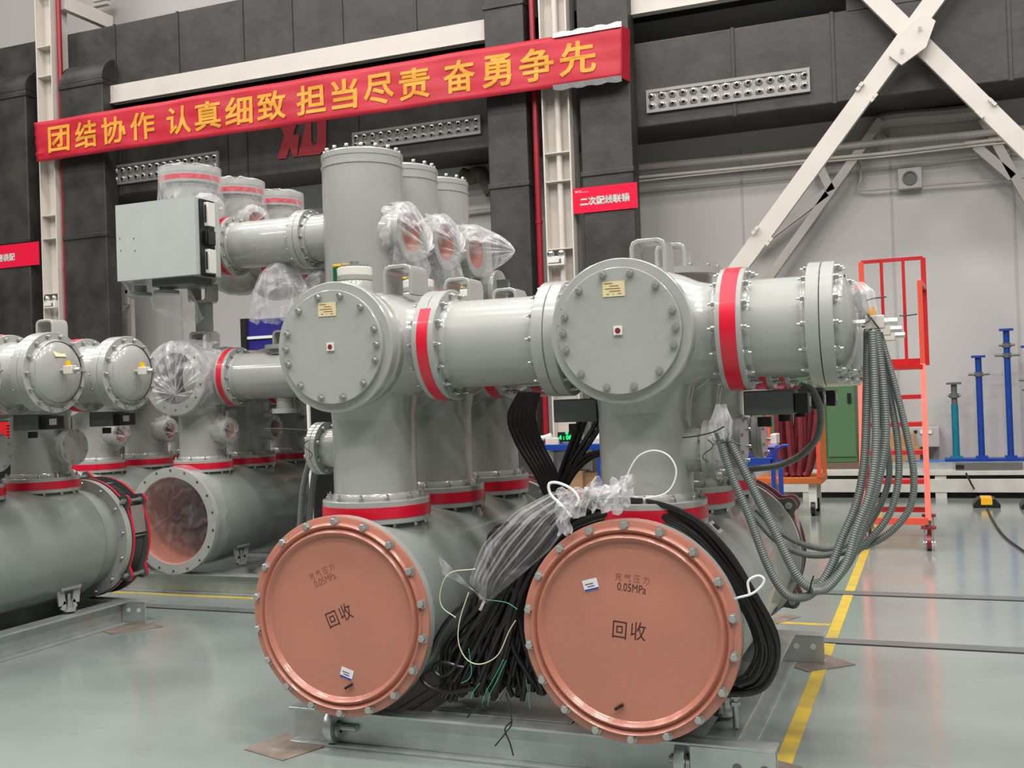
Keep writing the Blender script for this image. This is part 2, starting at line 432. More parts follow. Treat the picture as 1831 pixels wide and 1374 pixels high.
# ---- emergency twin lamps
def twin_lamp(px, py, label):
    p = at(px, py, Y=CY-.02); t = thing('emergency_light', label, 'lamp', p)
    b = MB(); b.box(p, (.27, .08, .14), WHITEP); b.build('lamp_body', t, bevel=.01)
    b = MB(); b.box(p+Vector((-.01, -.043, -.03)), (.2, .004, .012), DGREY); b.box(p+Vector((.07, -.043, .0)), (.03, .004, .05), DGREY); b.build('indicator_strip', t)
    for s in (-.08, .08):
        b = MB(); c = p+Vector((s, -.02, .11))
        b.lathe(c, (0, -1, 0), [(0, -.03), (.045, -.03), (.05, 0), (.048, .02)], WHITEP, 20); l = b.build('lamp_head', t)
        b = MB(); b.lathe(c, (0, -1, 0), [(.046, .018), (.03, .034), (0, .04)], CHROME, 20); b.build('lens', l)
twin_lamp(995, 467, 'white emergency light with two round heads on the middle column')
twin_lamp(91, 545, 'white emergency light with two round heads on the left column')

# ---- ducts
def duct(name, a, b_, label, seams=(), tape=.06, zseams=()):
    t = thing(name, label, 'duct', (a[0], a[1], a[2]))
    m = MB(); m.span(a, b_, FOAM); m.build('duct_body', t, smooth=False, bevel=.02)
    for s in seams:
        q = MB(); q.span((s-tape/2, a[1]-.006, a[2]-.004), (s+tape/2, a[1], b_[2]+.004), FOAMD); q.span((s-.02, a[1]-.015, a[2]-.006), (s+.02, a[1]-.004, b_[2]+.006), FOAM); q.build('seam_band', t)
    for s in zseams:
        q = MB(); q.span((a[0]-.015, a[1]-.02, s-.04), (b_[0]+.015, b_[1], s+.04), FOAM); q.build('collar', t, bevel=.01)
    return t
zU0, zU1 = at(203, 165, Y=DY).z, at(112, 63, Y=DY).z
zL0, zL1 = at(1509, 182, Y=DY).z, at(1211, 66, Y=DY).z
duct('upper_air_duct', (-26.5, DY, zU0), (12.5, WY-.15, zU1), 'long black air duct high on the wall above the cream beam', [at(px, 60, Y=DY).x for px in (205, 318, 434, 522, 612, 744, 1310, 1500)])
duct('lower_air_duct', (-26.5, DY, zL0), (12.5, WY-.05, zL1), 'long black air duct behind the banner carrying the nozzle panels and the red logo', [at(px, 240, Y=DY).x for px in (215, 405, 440, 640, 1316, 1495, 1812)])
xq = at(1514, 60, Y=DY).x
duct('duct_riser', (xq, DY+.0, zL1-.05), (12.5, WY-.2, zU0+.1), 'black duct riser joining the two long ducts behind the brace crossing', [at(1812, 60, Y=DY).x])
b = MB(); z0, z1 = at(183, 186, Y=14.95).z, at(183, 156, Y=14.95).z
x0 = at(183, 170, Y=14.95).x; x1 = at(874, 60, Y=14.95).x
b.span((x0, 14.95, z0), (x1, 15.08, z1), CREAM); b.span((x0, 14.93, z0-.02), (x1, 15.08, z0), CREAM)
tag(b.build('cream_beam', smooth=False), 'long cream steel beam above the banner between the two columns', 'beam')
xa = at(1117, 15, Y=14.95).x
b = MB(); b.span((xa, 14.95, z0), (12, 15.08, z1), CREAM); b.span((xa, 14.93, z0-.02), (12, 15.08, z0), CREAM)
tag(b.build('cream_beam', smooth=False), 'cream steel beam right of the banner at the top edge of the photo', 'beam')
def vduct(pl, pr, py, ztop, label, elbow, zs, Y0=14.75, dep=.34):
    xl, xr = at(pl, py, Y=Y0).x, at(pr, py, Y=Y0).x
    t = duct('drop_duct', (xl, Y0, .3), (xr, Y0+dep, ztop), label, (), zseams=zs)
    if elbow:
        q = MB(); r = .42; prof = []
        n = 10
        pts = [Vector((xl, Y0+dep+.1 - (dep+.1)*cos(k*pi/2/n), ztop + r*sin(k*pi/2/n))) for k in range(n+1)]
        poly = pts + [Vector((xl, Y0+dep+.1, ztop))]
        q.prism(poly, (xr-xl, 0, 0), FOAM); q.build('elbow', t)
    return xl, xr
zz = lambda px, py: at(px, py, Y=14.75).z
vduct(-12, 52, 400, zz(40, 160), 'black drop duct at the left photo edge with a rounded top', True, [zz(40, 168), zz(40, 430)])
vduct(113, 190, 400, zz(140, 146), 'black drop duct right of the left column with a rounded top elbow', True, [zz(140, 152), zz(140, 424)])
vduct(877, 948, 400, 13.9, 'black drop duct left of the red pipe and middle column', False, [zz(900, 332), zz(900, 8)])
vduct(1040, 1132, 300, 13.9, 'black drop duct behind the small red sign', False, [zz(1080, 308)])

# ---- nozzle panels
NOZ = mat('brushed_nozzle', (190, 186, 182), .3, metal=.75)
NZ = None
def nozzle_panel(pl, pr, pt, pb, label):
    global NZ
    Y0 = DY-.03; a = at(pl, pb, Y=Y0); c = at(pr, pt, Y=Y0); zm = (at(pl, pb, Y=Y0).z+at(pl, pt, Y=Y0).z)/2; h = (at(pl, pt, Y=Y0).z-a.z)
    t = thing('air_nozzle_panel', label, 'air vent', (a.x, Y0, zm-h/2)); W = c.x-a.x
    NP = mat('panel_face', (150, 145, 142), .45, metal=.2) if 'panel_face' not in bpy.data.materials else bpy.data.materials['panel_face']
    b = MB(); b.span((a.x, Y0, zm-h/2), (a.x+W, Y0+.03, zm+h/2), NP); b.build('panel_plate', t, smooth=False)
    b = MB(); e = .045
    for q0, q1 in (((a.x, zm-h/2), (a.x+W, zm-h/2+e)), ((a.x, zm+h/2-e), (a.x+W, zm+h/2)), ((a.x, zm-h/2+e), (a.x+e, zm+h/2-e)), ((a.x+W-e, zm-h/2+e), (a.x+W, zm+h/2-e))):
        b.span((q0[0], Y0-.02, q0[1]), (q1[0], Y0, q1[1]), NP)
    b.build('panel_frame', t, smooth=False)
    if NZ is None:
        q = MB(); q.lathe((0, 0, 0), (0, 0, 1), [(.082, 0), (.08, .01), (.074, .012), (.072, .004)], STEEL, 20)
        q.lathe((0, 0, 0), Vector((.1, -.28, 1)), [(.072, .0), (.068, .025), (.052, .046), (.034, .056), (.031, .05)], NOZ, 20)
        q.lathe((0, 0, 0), Vector((.1, -.34, 1)), [(.031, .055), (.0, .06)], DARK, 16)
        o = q.build('air_nozzle'); NZ = o.data; bpy.data.objects.remove(o)
    for j in (-1, 1):
        for i in range(15):
            o = new_obj('air_nozzle', NZ, t); x = W*(.032+(i)*(.936/14)); z = h*.21*j
            o.location = (x, -.001, h/2+z); o.rotation_mode = 'QUATERNION'; o.rotation_quaternion = Vector((0, 0, 1)).rotation_difference(Vector((0, -1, 0))) @ Quaternion((0, 0, 1), (i*j*.7) % .9)
            s = h*.36/.164; o.scale = (s, s, s)
nozzle_panel(203, 391, 297, 332, 'grey panel of round air nozzles, leftmost of three, above the grey cabinet')
nozzle_panel(631, 860, 238, 270, 'grey panel of round air nozzles behind the tall cylinders')
nozzle_panel(1157, 1449, 162, 203, 'grey panel of round air nozzles right of the red banner')

# ---- banner
BY = 14.5
TL, BL, TR, BR = at(62, 220, Y=BY), at(65, 290, Y=BY), at(1112, 45, Y=BY), at(1112, 139, Y=BY)
def ban(u, v, off=0.):
    p = (BL.lerp(BR, u)).lerp(TL.lerp(TR, u), v)
    sag = -.10*sin(pi*u)*0
    w = .010*sin(u*31) + .007*sin(u*57+v*5) + .005*sin(v*19+u*14) + .016*math.exp(-u*24)*sin(v*24)
    return p + Vector((0, -off+w, sag))
t = thing('slogan_banner', 'long red cloth banner with twelve and more yellow characters strung between the columns', 'banner', BL)
t['label'] = 'long red cloth banner with yellow lettering strung across the columns'
b = MB(); nu, nv = 160, 10
g = [[ban(i/nu, j/nv) for j in range(nv+1)] for i in range(nu+1)]
vs = [p for c in g for p in c]; b.add(vs, [(i*(nv+1)+j, (i+1)*(nv+1)+j, (i+1)*(nv+1)+j+1, i*(nv+1)+j+1) for i in range(nu) for j in range(nv)], BANNER)
o = b.build('banner_cloth', t); md = o.modifiers.new('thick', 'SOLIDIFY'); md.thickness = .006; md.offset = 1 if False else 0
b = MB(); e0, e1 = ban(1, 0), ban(1, 1)
b.add([e0, e1, e1+Vector((.05, .25, 0)), e0+Vector((.05, .25, 0))], [(0, 1, 2, 3)], BANNER); b.build('folded_end', t)
W = (TR-TL).length
def uofpx(px):
    lo, hi = 0, 1
    X = at(px, 150, Y=BY).x
    return (X-TL.x)/(TR.x-TL.x)
chars = [('团', 86, 125), ('结', 134, 174), ('协', 183, 226), ('作', 233, 277), ('认', 298, 342), ('真', 349, 397), ('细', 404, 452), ('致', 460, 512), ('担', 531, 584), ('当', 594, 641), ('尽', 651, 705), ('责', 714, 770), ('奋', 794, 851), ('勇', 864, 916), ('争', 929, 992), ('先', 1002, 1068)]
for ch, a, c in chars:
    # photo columns of each character, corrected for the small lean of the verticals
    pm = .5*(a+c); ym = 255-(pm-62)*.165
    ua = (at(a, ym, Y=BY).x-TL.x)/(TR.x-TL.x); uc = (at(c, ym, Y=BY).x-TL.x)/(TR.x-TL.x)
    me = text_mesh(ch, 1., .022); xs = [v.co.x for v in me.vertices]; ys = [v.co.y for v in me.vertices]
    x0, x1_, y0, y1_ = min(xs), max(xs), min(ys), max(ys)
    b = MB(); b.add([ban(ua+(v.co.x-x0)/(x1_-x0)*(uc-ua), .17+(v.co.y-y0)/(y1_-y0)*.66, .016)+Vector((0, -v.co.z*.002, 0)) for v in me.vertices], [tuple(f.vertices) for f in me.polygons], GOLD)
    b.build('character', t, smooth=False)
for v in (0, 1):
    b = MB(); nq = 14
    pa = ban(.905, v); pb = ban(1, v)
    P = []
    for i in range(nq+1):
        q = pa.lerp(pb, i/nq); d = .03+.03*abs(sin(i*2.3)); P += [q+Vector((0, -.03, -.03 if v else .03)), q+Vector((0, -.01, d if v else -d))]
    b.add(P, [(2*i, 2*i+2, 2*i+3, 2*i+1) for i in range(nq)], SILV)
    b.build('silver_tape', t, smooth=False, label='crumpled silver tape fixing the right end')

# ---- small red signs
def sign(pl, pr, ptl, pbl, text, label, pxs, Y0, x_cut=None):
    a = at(pl, pbl, Y=Y0); t_ = at(pl, ptl, Y=Y0); c = at(pr, ptl, Y=Y0); h = t_.z-a.z; W = c.x-a.x
    t = thing('sign_board', label, 'sign', a)
    b = MB(); b.span((a.x, Y0, a.z), (a.x+W, Y0+.02, a.z+h), SIGN); b.build('board', t, smooth=False)
    tx = place_text(text, h*.34, lambda x, y: Vector((a.x+W*.5+x, Y0-.004, a.z+h*.42+y)), WHITEP, 'lettering', t, bold=.006)
    b = MB(); b.span((a.x+W*.045, Y0-.004, a.z+h*.83), (a.x+W*.075, Y0, a.z+h*.89), WHITEP); b.span((a.x+W*.085, Y0-.004, a.z+h*.87), (a.x+W*.14, Y0, a.z+h*.89), WHITEP)
    b.span((a.x+W*.085, Y0-.004, a.z+h*.82), (a.x+W*.25, Y0, a.z+h*.832), WHITEP); b.build('header_mark', t, smooth=False)
sign(1025, 1139, 338, 383, '二次配线联锁', 'small red sign board with white lettering on the black duct by the middle column', None, 14.728)
sign(-75, 69, 448, 488, '间隔上层装配', 'small red sign board with white lettering at the left photo edge', None, 14.728)

# ---- red emblem on the duct: a slanted X shape, lightning gap and a D
ez = DY-.02
def P2(L_): return [at(490+x/13.74, 200+y/13.74, Y=ez) for x, y in L_]
t = thing('red_emblem', 'dull red painted emblem on the black duct below the banner', 'emblem', at(540, 280, Y=ez))
b = MB()
b.prism(P2([(75, 1165), (300, 1140), (380, 880), (470, 1110), (565, 1095), (615, 560), (470, 560), (620, 60), (400, 60), (160, 370), (250, 570)]), (0, .012, 0), LRED)
b.build('slanted_cross_stroke', t, smooth=False)
b = MB()
b.prism(P2([(575, 1095), (1110, 1045), (1250, 930), (1280, 800), (1280, 60), (1060, 60), (1060, 750), (1010, 815), (960, 815), (915, 760), (900, 60), (800, 60), (700, 680)]), (0, .012, 0), LRED)
b.build('letter_shape', t, smooth=False)

# ---- bracing
def brace(p, q, w, label, Y0=CY+.05, m=CREAM, d=.1, ext=.0):
    a = at(*p, Y=Y0); c = at(*q, Y=Y0); dd = (c-a).normalized(); a -= dd*5.5; c += dd*min(1.4, (c.z-.1)/max(.05, -dd.z))
    b = MB(); b.bar(a, c, d, w, m, up=Vector((0, 1, 0)).cross(dd)); return tag(b.build('diagonal_brace', smooth=False), label, 'brace')
brace((1700, -40), (1240, 590), .235, 'long cream diagonal brace running down to the left behind the grey dome', Y0=CY+.05)
brace((1505, -60), (1900, 330), .235, 'long cream diagonal brace running down to the right of the photo', Y0=CY+.165)
g = [(1602, 66), (1651, 23), (1673, 37), (1656, 84), (1612, 116), (1590, 100)]
b = MB(); b.prism([at(x, y, Y=CY-.05) for x, y in g], (0, .05, 0), CREAM)
for q in ((1645, 50), (1613, 90)): b.cyl(at(*q, Y=CY-.08), at(*q, Y=CY-.1), .025, CREAM, 8)
tag(b.build('gusset_plate', smooth=False), 'cream hexagonal gusset plate where the two diagonal braces cross', 'plate')
GW = mat('grey_wall_steel', (176, 170, 164), .5, var=.08)
k = 0
for p, q, lab in (((1576, 215), (1345, 540), 'grey steel angle on the wall behind the lower left brace'), ((1478, 345), (1350, 442), 'short grey steel angle linking brace and wall, lower left'), ((1757, 213), (1850, 380), 'grey steel angle on the wall behind the right brace'), ((1462, 290), (1486, 342), 'short grey steel strut under the wall conduits'), ((1745, 262), (1810, 318), 'short grey steel strut behind the right brace')):
    a = at(*p, Y=WY-.25); c = at(*q, Y=WY-.25); b = MB(); b.bar(a, c, .12, .09, GW, up=(0, 1, 0)); tag(b.build('wall_brace', smooth=False), lab, 'brace')
# clamps on the braces
for c0, (dx, dy), Yb, lab in (((1547, 168), (.62, -.78), CY-.03, 'small cream clamp on the left brace below the crossing'), ((1760, 190), (.70, .71), CY+.09, 'small cream clamp on the right brace below the crossing'), ((1360, 425), (.62, -.78), CY-.05, 'small cream clamp low on the left brace')):
    tt = thing('brace_clamp', lab, 'clamp', at(*c0, Y=Yb))
    for sg in (-1, 1):
        for k_ in (0, 1):
            p = at(c0[0]+sg*dy*-19+dx*k_*9, c0[1]+sg*dx*19+dy*k_*9, Y=Yb); q = at(c0[0]+sg*dy*-13+dx*k_*9, c0[1]+sg*dx*13+dy*k_*9, Y=Yb)
            b = MB(); b.bar(p, q, .04 if k_ else .02, .06, CREAM); b.build('clamp_bolt', tt, smooth=False)
# wall pipes and conduits
def wall_run(P, Y0, r, m, name, label, cat='pipe', n=10):
    pts = [at(x, y, Y=Y0) for x, y in P]
    if P[-1][0] > 1831: pts.append(Vector((12.8, Y0, pts[-1].z)))
    b = MB(); b.tube(smooth_path(pts, 6), r, m, n); return tag(b.build(name), label, cat)
wall_run([(1135, 300), (1400, 275), (1560, 256), (1760, 238), (1850, 228)], WY-.32, .05, GW, 'wall_pipe', 'grey pipe along the wall under the right duct')
wall_run([(1135, 318), (1340, 299), (1475, 284), (1600, 272), (1780, 250), (1850, 243)], WY-.32, .022, CREAM, 'cable', 'pale cable, upper of two, along the right wall', 'cable')
wall_run([(1135, 325), (1340, 303), (1475, 289), (1600, 278), (1780, 256), (1850, 250)], WY-.3, .014, CREAM, 'cable', 'pale cable, lower of two, along the right wall', 'cable')
wall_run([(1578, 255), (1565, 240), (1570, 222), (1600, 213), (1700, 205), (1765, 198)], WY-.12, .11, GW, 'insulated_pipe', 'thick grey insulated pipe bending along the wall near the right brace')
wall_run([(1538, 275), (1539, 320), (1541, 340), (1640, 333), (1831, 318)], WY-.1, .014, GW, 'thin_conduit', 'thin grey conduit with a drop along the right wall', 'pipe')
p = at(1627, 320, Y=WY-.08); t = thing('wall_fan_box', 'small square grey box with a round opening on the right wall', 'box', p)
b = MB(); b.box(p, (.32, .14, .3), GW); b.build('box_body', t, bevel=.01)
b = MB(); b.lathe(p+Vector((0, -.07, 0)), (0, -1, 0), [(.1, 0), (.1, .02), (.08, .02), (.08, .003), (0, .003)], DGREY, 24); b.build('round_opening', t)
# bracket at the top left
a, c = at(112, 5, Y=14.9), at(198, 42, Y=15.9)
b = MB(); b.bar(a, c, .12, .25, CREAM); tag(b.build('wall_bracket', smooth=False), 'cream steel bracket from the left column to the wall, top left', 'beam')
b = MB(); p = at(182, 8, Y=15.9); [b.box(p+Vector((0, 0, i*.09)), (.35, .1, .06), CREAM) for i in range(3)]; tag(b.build('louvre_block', smooth=False), 'small cream louvred block on the wall, top left', 'vent')

# ================================================================== SWITCHGEAR
ZA = 1.79      # axis height of the tees
ZT = .615      # axis height of the tanks
RP = .195
PH = (4.36, 5.01, 5.66)
COVANG = [rad(a) for a in (14, 43, 73, 90, 107, 136, 166, 194, 224, 253, 270, 287, 317, 346)]

def tank(T, X, Y0, Y1, front='plate', rear=True, stamp=None, joined=False, r=.40):
    b = MB()
    b.lathe((X, 0, ZT), (0, 1, 0), [(.375, Y0+.05), (.375, Y0+.09), (r, Y0+.16), (r, Y1-.24), (r-.015, Y1-.2), (r-.05, Y1-.165), (.355, Y1-.14), (.355, Y1-.05)], PAINT2, 72)
    o = b.build('tank_body', T)
    b = MB()
    b.lathe((X, 0, ZT), (0, 1, 0), [(.36, Y0), (.437, Y0), (.437, Y0+.045), (.36, Y0+.045)], PAINT, 72, close=True)
    fo = b.build('tank_flange', T)
    if front == 'plate':
        f = MB(); y = Y0
        prof = [(0, -.006), (.350, -.006), (.356, -.012), (.361, -.023), (.368, -.028), (.375, -.023), (.380, -.012), (.384, -.008), (.388, -.012), (.393, -.023), (.399, -.027), (.404, -.023), (.408, -.014), (.412, -.012), (.430, -.012), (.436, -.009), (.438, 0)]
        f.lathe((X, y, ZT), (0, -1, 0), [(a, -h) for a, h in prof], COPPER, 96)
        c = f.build('end_plate', T)
        bolts(c, (X, y-.012, ZT), (0, -1, 0), .415, 18, BOLT_BIG)
        bolts(fo, (X, y+.045, ZT), (0, 1, 0), .415, 18, BOLT_MED, joined=True)
        return c
    if front is None:
        f = MB(); f.lathe((X, Y0-.002, ZT), (0, -1, 0), [(.437, 0), (.43, .02), (0, .02)], PAINT2, 64); f.build('blank_cover', T)
    if front == 'open':
        f = MB(); f.lathe((X, Y0, ZT), (0, 1, 0), [(.362, .002), (.352, .01), (.352, 1.3), (0, 1.32)], INNER, 64); io = f.build('inner_lining', T)
        a = MB(); a.lathe((X, Y0+.45, ZT+.03), (0, 1, 0), [(0, 0), (.09, .0), (.1, .02), (.1, .45), (0, .45)], INNER, 24); a.lathe((X-.02, Y0+.4, ZT+.02), (0, 1, 0), [(0, 0), (.05, 0), (.05, .1), (0, .1)], DGREY, 20)
        a.lathe((X+.13, Y0+.5, ZT-.02), (0, 1, 0), [(0, 0), (.07, .01), (.085, .05), (.085, .3)], WHITEP, 24); a.build('inner_contact', io)
        hb = MB()
        for i in range(18):
            an = 2*pi*i/18; hb.cyl((X+.415*sin(an), Y0-.002, ZT+.415*cos(an)), (X+.415*sin(an), Y0+.01, ZT+.415*cos(an)), .011, DARK, 10)
        hb.build('bolt_holes', fo)
    return None
def bellows_end(T, X, Y, nb=14, joined=False):
    "tank end flange, lobed red-edged plates with tie rods"
    b = MB(); b.lathe((X, 0, ZT), (0, 1, 0), [(.35, Y-.05), (.43, Y-.05), (.43, Y), (.35, Y)], PAINT, 72, close=True); o = b.build('rear_flange', T)
    bolts(o, (X, Y-.05, ZT), (0, -1, 0), .405, nb, BOLT_NUT, .1, joined=joined)
    def lobed(y0, nm):
        n = 180; vs = []; th = .02
        def R(a):
            best = 0
            for k in range(5):
                d = abs(((a-rad(-18+72*k)+pi) % (2*pi))-pi); best = max(best, math.exp(-(d/.105)**4))
            return .435+.06*best
        m = MB()
        rings = []
        for yy in (0, th):
            for inner in (False, True):
                rings.append([Vector((X+(R(2*pi*i/n) if not inner else .35)*sin(2*pi*i/n), y0+yy, ZT+(R(2*pi*i/n) if not inner else .35)*cos(2*pi*i/n))) for i in range(n)])
        V = [p for r_ in rings for p in r_]
        face = lambda A, B: [(A*n+i, A*n+(i+1) % n, B*n+(i+1) % n, B*n+i) for i in range(n)]
        m.add(V, face(0, 1)+face(2, 3), DGREY); m.add(V, face(0, 2), RED)
        m.build(nm, T)
    lobed(Y+.01, 'lobed_plate'); lobed(Y+.17, 'lobed_plate')
    b = MB(); prof = [(.36, Y+.03)]
    for k in range(7): prof += [(.40, Y+.04+k*.018), (.365, Y+.049+k*.018)]
    b.lathe((X, 0, ZT), (0, 1, 0), prof, DGREY, 60); b.build('bellows', T)
    for k in range(5):
        a = rad(-18+72*k); x, z = X+.455*sin(a), ZT+.455*cos(a)
        b = MB(); b.cyl((x, Y-.03, z), (x, Y+.24, z), .012, STEEL, 10)
        for yy in (-.012, .03, .15, .192): b.cyl((x, Y+yy, z), (x, Y+yy+.018, z), .021, STEEL, 6)
        b.build('tie_rod', T)
        a += .6; x, z = X+.40*sin(a), ZT+.40*cos(a)
        b = MB(); b.cyl((x, Y+.0, z), (x, Y+.2, z), .009, STEEL, 8); b.build('tie_rod', T)
    a = rad(72); p = Vector((X+.425*sin(a), Y+.1, ZT+.425*cos(a)))
    b = MB(); b.box(p, (.006, .13, .2), STEEL, R=Matrix.Rotation(rad(-8), 3, 'Y')); b.build('rating_plate', T)
def support(T, X, Y, s, ztop=.3):
    "U bracket welded under the tank with a screw jack foot"
    x = X+s*.27; b = MB()
    b.span((x-.03, Y-.09, ztop+.03), (x+.03, Y+.09, ztop+.05), PAINT)
    P = [(Y-.075, ztop+.03), (Y-.06, ztop-.07), (Y-.03, ztop-.085), (Y+.03, ztop-.085), (Y+.06, ztop-.07), (Y+.075, ztop+.03)]
    for (y0, z0), (y1, z1) in zip(P, P[1:]): b.bar((x, y0, z0), (x, y1, z1), .06, .012, PAINT, up=(1, 0, 0))
    o = b.build('saddle_bracket', T, smooth=False)
    b = MB(); b.cyl((x, Y, .175), (x, Y, ztop-.0), .014, STEEL, 12)
    b.cyl((x, Y, .18), (x, Y, .20), .045, GALV, 16); b.cyl((x, Y, .2), (x, Y, .23), .03, STEEL, 6); b.cyl((x, Y, ztop-.085), (x, Y, ztop-.055), .026, STEEL, 6); b.cyl((x, Y, ztop-.115), (x, Y, ztop-.09), .026, STEEL, 6)
    b.build('jack_screw', T)
def ibeam(b, a, c, h=.165, w=.10, m=GALV, chan=0):
    "I or channel section; a, c: ground line ends"
    a = Vector(a); c = Vector(c); d = (c-a).normalized(); sd = Vector((-d.y, d.x, 0))
    L = (c-a).length; R = Matrix((d, sd, Vector((0, 0, 1)))).transposed(); mid = (a+c)/2
    b.box(mid+Vector((0, 0, .006)), (L, w, .012), m, R=R); b.box(mid+Vector((0, 0, h-.006)), (L, w, .012), m, R=R)
    off = sd*(chan*(w/2-.006)); b.box(mid+off+Vector((0, 0, h/2)), (L, .010, h-.024), m, R=R)
def skid(T, xl, xr, y0, y1, holes=True):
    b = MB(); ibeam(b, (xl, y0, 0), (xr, y0, 0), w=.10); o = b.build('front_beam', T, smooth=False, bevel=.003)
    q = MB(); q.span((xr-.33, y0-.052, .012), (xr, y0-.042, .153), GALV); q.build('end_plate', o, smooth=False)
    for hx in (xr-.147, xr-.043):
        q = MB(); q.cyl((hx, y0-.055, .085), (hx, y0-.051, .085), .018, DGREY, 16); q.build('beam_hole', o)
    b = MB(); ibeam(b, (xl, y1, 0), (xr, y1, 0), w=.10, chan=-1); o = b.build('rear_beam', T, smooth=False, bevel=.003)
    for hx in (xr-.15, xr-.06):
        q = MB(); q.cyl((hx, y1-.0525, .1), (hx, y1-.049, .1), .016, WHITEP, 14); q.build('beam_hole', o)
    for x in (xl+.25, xl+.82, xr-.82, xr-.22):
        b = MB(); ibeam(b, (x, y0+.05, 0), (x, y1-.05, 0), w=.13); b.build('side_beam', T, smooth=False, bevel=.003)
    for x in (xl+.22, xr-.37):
        b = MB(); y = y0-.052
        b.lathe((x, y+.045, .085), (1, 0, 0), [(.03, -.02), (.078, -.02), (.08, -.012), (.08, .012), (.078, .02), (.03, .02)], GALV, 32, close=True)
        b.cyl((x-.05, y+.03, .085), (x+.12, y+.03, .085), .014, STEEL, 10); b.lathe((x+.03, y+.03, .07), (1, 0, 0), [(.012, -.008), (.034, -.008), (.034, .008), (.012, .008)], STEEL, 20, close=True)
        b.build('lifting_trunnion', T)
def lug(T, x, y, z, w=.15, h=.14, d=.11, t=.018, flip=False):
    b = MB(); n = 4; c = .035
    def outline(w, h, c):
        return [(-w/2, 0), (-w/2, h-c), (-w/2+c*.3, h-c*.3), (-w/2+c, h), (w/2-c, h), (w/2-c*.3, h-c*.3), (w/2, h-c), (w/2, 0)]
    O = outline(w, h, c); I = outline(w-2*t, h-t, c*.7); s = -1 if flip else 1
    V = [Vector((x+a, y+dy, z+s*q)) for dy in (-d/2, d/2) for a, q in O+I]; k = len(O); N = 2*k
    F = []
    for i in range(k-1):
        F += [(i, i+1, k+i+1, k+i), (N+i, N+i+1, N+k+i+1, N+k+i), (i, i+1, N+i+1, N+i), (k+i, k+i+1, N+k+i+1, N+k+i)]
    b.add(V, F, PAINT); return b.build('lifting_lug', T, bevel=.004)
def top_port(T, x, y, z0, big=True):
    b = MB(); b.lathe((x, y, z0-.05), (0, 0, 1), [(.105, 0), (.085, .05), (.082, .085), (.078, .09), (.082, .095), (.082, .115)], PAINT, 40); o = b.build('gauge_port', T)
    b = MB(); b.lathe((x, y, z0+.065), (0, 0, 1), [(.080, 0), (.081, .035), (.077, .038), (0, .038)], WHITEP, 40); b.build('port_ring', o, label='white port ring')
    b = MB(); b.lathe((x, y, z0+.103), (0, 0, 1), [(.055, 0), (.055, .012), (.02, .014), (.02, .03), (0, .03)], STEEL, 24)
    for k in range(6): b.cyl((x+.065*cos(k*1.047), y+.065*sin(k*1.047), z0+.1), (x+.065*cos(k*1.047), y+.065*sin(k*1.047), z0+.118), .006, STEEL, 6)
    b.build('port_cap', o)
    b = MB(); b.span((x-.105, y-.02, z0+.045), (x-.083, y+.02, z0+.115), GREENB); b.build('green_clip', o, bevel=.003, label='green clip')
    b = MB(); b.span((x-.105, y-.02, z0+.115), (x-.03, y+.02, z0+.125), YEL); b.build('yellow_clip', o, bevel=.002, label='yellow clip')
